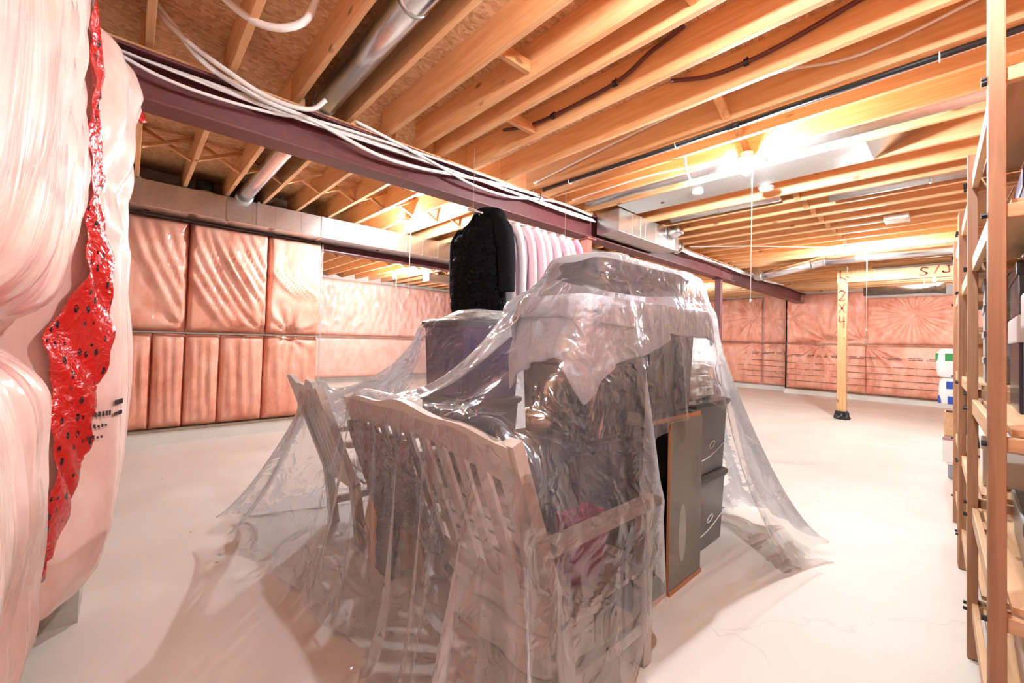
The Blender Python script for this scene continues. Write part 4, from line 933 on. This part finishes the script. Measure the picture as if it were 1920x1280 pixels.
draped('thrown_blanket', 'long light grey blanket lying across the top of the heap', [bxc(1.52, 2.84, 1.16, 1.60, 1.2, 1.565)], 1.42, 2.95, 1.02, 1.73, 1.60, 'blanket', 4, -.04)
sheet()

# ------------------------------------------------------------------ hanging clothes
t = thing('clothes_rod', 'metal clothes rod slung from the joists with coats on it', 'rod', (2.75, 2.95, 2.50))
MB().tube([(-.6, 0, 0), (.75, 0, 0)], .014, 12).build('bar', 'satin', t, True)
for x in (-.55, .7): MB().tube([(x, 0, -.018), (x, -.016, 0), (x, -.004, .02), (x, 0, .555)], .0025, 6).build('hanger_wire', 'sill', t)
def garment(name, label, cat, loc, rotz, w, length, dep, m, seed, hood=False, sleeves=True, group=None, flare=1.0, trim=None):
    t = thing(name, label, cat, loc, rotz, group); rs = np.random.RandomState(seed)
    MB().tube([(0, 0, -.03), (0, 0, .01), (.015, 0, .022), (.022, 0, .005)], .003, 6, 4).build('hook', 'satin', t, True)
    n = 44 if not hood else 100; lv = [(-.035, .05, .05), (-.06, .075, .06), (-.085, w*.20, .06), (-.13, w*.32, .07), (-.18, w*.42, .85*dep/2), (-.32, w*.40, dep/2), (-.55*length, w*.41, dep/2*1.02), (-.8*length, w*.43*flare, dep/2*1.05), (-.97*length, w*.445*flare, dep/2*1.08), (-length, w*.43*flare, dep/2)]
    Z = np.array([l[0] for l in lv])[::-1]; zz = np.concatenate([np.linspace(-.035, -.2, 8), np.linspace(-.23, -length*.985, 22 if not hood else 70), [-length]])
    hw = np.interp(zz, Z, np.array([l[1] for l in lv])[::-1]); hd = np.interp(zz, Z, np.array([l[2] for l in lv])[::-1])
    a = np.linspace(0, 2*PI, n, endpoint=False); P = np.zeros((n+1, len(zz), 3)); ph = rs.rand(4)*6
    for k, z in enumerate(zz):
        c, s = np.cos(a), np.sin(a); e = (np.abs(c)**2.6+np.abs(s)**2.6)**(-1/2.6); q = min(1, max(0, (-z-.1)/.4))
        f = 1+q*(.05*np.sin(7*a+ph[0]+z*1.5)+.04*np.sin(13*a+ph[1]-z*2)); y = hd[k]*s*e*f + .02*q*np.sin(4*z+ph[2])
        P[:n, k, 0] = hw[k]*c*e*(1+.015*q*np.sin(9*z+ph[3])); P[:n, k, 1] = y; P[:n, k, 2] = z+.012*q*np.sin(5*a+ph[1])*(k == len(zz)-1)
    if hood:      # tufted pelt
        P[:n] += rs.randn(n, len(zz), 3)*.006; P[:n, :, :2] *= 1+.03*np.sin(60*P[:n, :, 2:3]+2*np.sin(9*P[:n, :, 0:1]))
    P[n] = P[0]
    mb = MB(); mb.grid(P); nb = len(mb.v); ny = len(zz); mb.add([(0, 0, -.03), (0, 0, -length)], [])
    mb.f += [(nb, i*ny, (i+1)*ny) for i in range(n)] + [(nb+1, (i+1)*ny+ny-1, i*ny+ny-1) for i in range(n)]
    body = mb.build('body', m, t, True)
    bm = bmesh.new(); bm.from_mesh(body.data); bmesh.ops.remove_doubles(bm, verts=bm.verts[:], dist=.0005); bm.to_mesh(body.data); bm.free()
    if sleeves:
        for sg in (-1, 1):
            pts = [(sg*w*.33, 0, -.12), (sg*w*.43, -.01, -.22), (sg*w*.47, -.025, -.42), (sg*w*.475, -.03, -.62), (sg*w*.47, -.035, -.62-.12*length)]
            MB().tube(pts, [.06, dep*.42, dep*.40, dep*.38, dep*.37], 14, 5, flat=.85).build('sleeve', m, t, True)
    if hood:
        pts = [(-.10, -.05, -.10), (-.12, -.11, -.05), (-.02, -.13, -.02), (.1, -.10, .0), (.14, -.03, -.06)]
        MB().tube(pts, [.05, .09, .10, .10, .05], 14, 6).build('hood', m, t, True)
        MB().tube([(-.13, -.1, -.08), (-.14, -.17, -.18), (-.06, -.19, -.27), (.05, -.16, -.25)], [.05, .07, .07, .04], 12, 6).build('collar', m, t, True)
    if trim: MB().tube([(-w*.43, -.01, -.25), (-w*.44, -.015, -.6), (-w*.46, -.02, -length*.97)], .008, 8, 5).build('piping', trim, t, True)
    return t
garment('fur_coat', 'black fur coat with hood hanging nearest on the rod', 'coat', (2.27, 2.95, 2.485), R(90-7), .88, .885, .22, 'fur', 2, hood=True)
pinks = [(.78, .74, .78), (.80, .60, .64), (.80, .66, .72), (.82, .62, .66), (.80, .68, .74), (.78, .56, .62), (.80, .66, .70), (.72, .26, .36)]
who = ['white garment hanging right behind the black fur coat', 'blush robe second behind the black coat', 'lilac-pink robe third behind the black coat', 'pale pink robe in the middle of the hanging row', 'pale lilac robe just past the middle of the row', 'dusty pink robe third from the far end of the row', 'pale pink robe second from the far end of the row', 'deep pink floral robe at the far end of the row']
for k, c in enumerate(pinks):
    mk = plain('robe cloth %d' % k, c, .75, bump=.3, bscale=18, var=.14)
    garment('robe', who[k], 'robe', (2.49+.118*k, 2.95, 2.485), R(90-4+rng.uniform(-2, 2)), .74+.03*(k % 3), .98+.03*(k % 2), .085, mk, 30+k, group='robes on the clothes rod', trim='whitecloth')

# ------------------------------------------------------------------ shelving on the right
def shelving(label, x, y, w, dep, top, levels, ntop=None):
    t = thing('shelving_unit', label, 'shelving', (x, y, 0), R(2)); pw, pd = .044, .034
    for px in (0, w-pw):
        for py in (-pd, -dep):
            zt = (ntop or top) if (px == 0 and py == -pd) else top
            p = MB().box(px, px+pw, py, py+pd, .004, zt, .004).build('post', 'pine_z', t)
            if py == -pd:
                for z in levels + [top-.1]:
                    MB().lathe([(0, 0), (.008, 0), (.008, .012), (0, .012)], n=8).build('bolt', 'black_pipe', p).matrix_local = Matrix.Translation((px+pw/2, 0, z-.03)) @ Matrix.Rotation(-PI/2, 4, 'X')
        for z in levels: MB().box(px+.008, px+pw-.008, -dep+pd, -pd, z-.045, z-.006, .003).build('side_rail', 'pine_y', t)
    for z in levels:
        n = 4
        for k in range(n):
            a = -dep+.01+k*(dep-.05)/n; B('shelf_board', .046, w-.046, a, a+(dep-.05)/n-.006, z-.005, z+.013, 'plywood' if z > 2 else 'pine_x', t)
        B('front_rail', .046, w-.046, -.034, -.014, z-.05, z+.013, 'pine_x', t, .003)
    MB().beam((.05, -dep-.004, .1), (w-.05, -dep-.004, levels[2]), .006, .022).build('cross_brace', 'blackmatt', t)
    MB().beam((w-.05, -dep-.011, .1), (.05, -dep-.011, levels[2]), .006, .022).build('cross_brace', 'blackmatt', t)
    return t
shelving('pine shelving unit at the right edge with the tallest front post', 1.75, -.042, 1.10, .50, 2.27, [.24, .66, 1.14, 1.78, 2.16], 2.9)
shelving('pine shelving unit next beyond the right-edge one', 2.87, -.006, 1.08, .50, 2.27, [.24, .70, 1.20, 1.78, 2.16])
shelving('pine shelving unit third along, before the black rack', 3.97, .034, 1.0, .50, 2.27, [.24, .70, 1.20, 1.78, 2.16])
def lidbox(label, x0, x1, y0, y1, z0, z1, m, lm, cat='box', name='lidded_box', rz=0):
    t = thing(name, label, cat, ((x0+x1)/2, (y0+y1)/2, z0), rz); w, d, h = (x1-x0)/2, (y1-y0)/2, z1-z0
    B('box_body', -w+.006, w-.006, -d+.006, d-.006, 0, h-.012, m, t, .006); B('lid', -w, w, -d, d, h*.72, h, lm, t, .008); return t
M['boxblack'] = plain('glossy black card', (.02, .022, .03), .25)
M['boxpink'] = plain('dusty pink card', (.5, .27, .3), .6)
M['boxgrey'] = plain('grey card', (.33, .34, .36), .6)
lidbox('glossy black lidded box on top of another on the right shelf', 2.28, 2.72, -.50, -.12, 1.50, 1.69, 'boxblack', 'boxblack')
lidbox('black box with white rim under the glossy one', 2.28, 2.72, -.50, -.12, 1.155, 1.498, 'boxblack', 'whiteplastic')
lidbox('dusty pink box with white lid at the right edge', 1.92, 2.20, -.50, -.125, 1.155, 1.56, 'boxpink', 'whiteplastic', name='gift_box')
lidbox('black printed carton on the shelf below the pink box', 2.05, 2.55, -.48, -.12, .675, .84, 'boxblack', 'boxblack', name='carton')
lidbox('brown wooden tray on the low right shelf', 2.0, 2.6, -.5, -.12, .255, .40, 'plywood', 'plywood', 'tray', 'wooden_tray')
lidbox('purple bin on the upper right shelf', 2.40, 2.78, -.48, -.14, 1.795, 2.05, 'tote_purple', 'tote_purple', name='storage_bin')
for k in range(4): lidbox(['lowest', 'second lowest', 'second highest', 'topmost'][k]+' grey box in the stack on the second shelving unit', 3.15, 3.5, -.40, -.06, 1.214+k*.131, 1.344+k*.131, 'boxgrey', 'boxgrey')
lidbox('white and blue bag-like parcel on the second shelving unit', 3.1, 3.55, -.42, -.05, .716, .96, 'whitecloth', 'whitecloth', 'parcel', 'parcel')
t = thing('fan_leaf_bag', 'white bag printed with a dark leaf on the second unit\'s low shelf', 'bag', (3.3, -.25, .255)); B('bag_body', -.2, .2, -.16, .16, 0, .38, 'whitecloth', t, .05)
for a in range(7): MB().beam((-.202, .02, .15), (-.202, .02+.08*math.cos(a*.9), .15+.08*math.sin(a*.9)), .008, .003, (1, 0, 0)).build('leaf_print', 'print', t)
lidbox('blue box on the third shelving unit', 4.3, 4.7, -.36, -.02, .716, .9, 'tote_blue', 'tote_blue')
lidbox('brown carton on the third shelving unit', 4.2, 4.75, -.36, -.02, 1.214, 1.5, 'cardboard', 'cardboard', name='carton')
# black metal rack with packs of nappies at its end
t = thing('metal_rack', 'black slotted metal rack beyond the pine shelving', 'rack', (6.45, -.02, 0))
for x in (0, .8):
    for y in (-.45, 0):
        MB().box(x, x+.03, y, y+.03, 0, 2.0).build('post', 'blackmatt', t)
for z in (.80, 1.42, 1.9):
    B('shelf', -.01, .84, -.46, .035, z-.03, z, 'blackmatt', t, .003)
def pack(label, loc, sx, sy, h, m2, cells):
    t = thing('nappy_pack', label, 'pack', loc); n = 30; mb = MB(); rings = []
    for k, (zz, s) in enumerate(((0, .80), (.06, .93), (.3, 1), (.6, 1.0), (.88, .95), (.97, .82), (1, .6))):
        r = []
        for i in range(n):
            a = 2*PI*i/n; c, q = math.cos(a), math.sin(a); e = (abs(c)**4+abs(q)**4)**-.25
            r.append((sx/2*s*c*e*(1+.015*math.sin(6*a+k)), sy/2*s*q*e, h*zz))
        rings.append(r)
    v = sum(rings, []); f = [tuple(range(n-1, -1, -1)), tuple(range(6*n, 7*n))]
    for i in range(6):
        for q in range(n): f.append((i*n+q, i*n+(q+1)%n, (i+1)*n+(q+1)%n, (i+1)*n+q))
    autosmooth(mb.add(v, f).build('wrapper', 'whiteplastic', t), 60)
    for (y0, y1, z0, z1) in cells: B('printed_patch', -sx/2-.006, -sx/2+.02, y0, y1, z0, z1, m2, t, .004)
    for (y0, y1, z0, z1) in cells[:1]: B('printed_patch', -sx/2+.05, sx/2-.05, sy/2-.02, sy/2+.004, z0, z1, m2, t, .004)
    return t
M['green'] = plain('green print', (.03, .32, .09), .5); M['blue'] = plain('blue print', (.02, .08, .42), .5)
pack('white pack with green printing, upper of two on the black rack', (6.62, .04, 1.092), .3, .36, .31, 'green', [(.02, .11, .18, .26), (-.1, -.04, .15, .28)])
pack('white pack with blue printing, lower of two on the black rack', (6.62, .03, .803), .3, .34, .287, 'blue', [(-.1, .1, .01, .09), (.06, .11, .17, .25)])
t = thing('wicker_basket', 'brown wicker basket on the black rack above the packs', 'basket', (6.68, -.14, 1.436))
for k in range(9):
    z = k*.024; MB().tube([(.17*math.cos(a), .14*math.sin(a), z) for a in np.linspace(0, 2*PI, 25)], .013, 6).build('weave', 'plywood', t, True)
B('basket_floor', -.15, .15, -.12, .12, -.003, .01, 'plywood', t)
t = thing('open_crate', 'tan open-topped wooden crate on the white carton by the shelving', 'crate', (6.72, .02, .46))
for a in ((-.14, .14, -.14, -.128), (-.14, .14, .128, .14), (-.14, -.128, -.128, .128), (.128, .14, -.128, .128)): B('crate_side', *a, 0, .25, 'pine_x', t)
B('crate_floor', -.128, .128, -.128, .128, 0, .012, 'pine_x', t)
t = thing('carton', 'white carton with small grey printing under the tan crate', 'box', (6.72, .02, .176)); B('box_body', -.15, .15, -.15, .15, 0, .27, 'whiteplastic', t, .004)
for z in (.06, .17): B('printed_patch', -.152, -.15, -.02, .05, z, z+.035, 'boxgrey', t)
B('printed_patch', -.152, -.15, -.15, .15, .235, .268, 'boxpink', t); B('top_flaps', -.14, .14, -.14, .14, .27, .28, 'cardboard', t)
t = thing('clear_bin', 'low translucent bin on the floor under the white carton', 'bin', (6.74, -.01, 0)); B('bin_body', -.15, .15, -.14, .14, 0, .15, 'boxgrey', t, .02); B('lid', -.16, .16, -.15, .15, .15, .172, 'whiteplastic', t, .006)
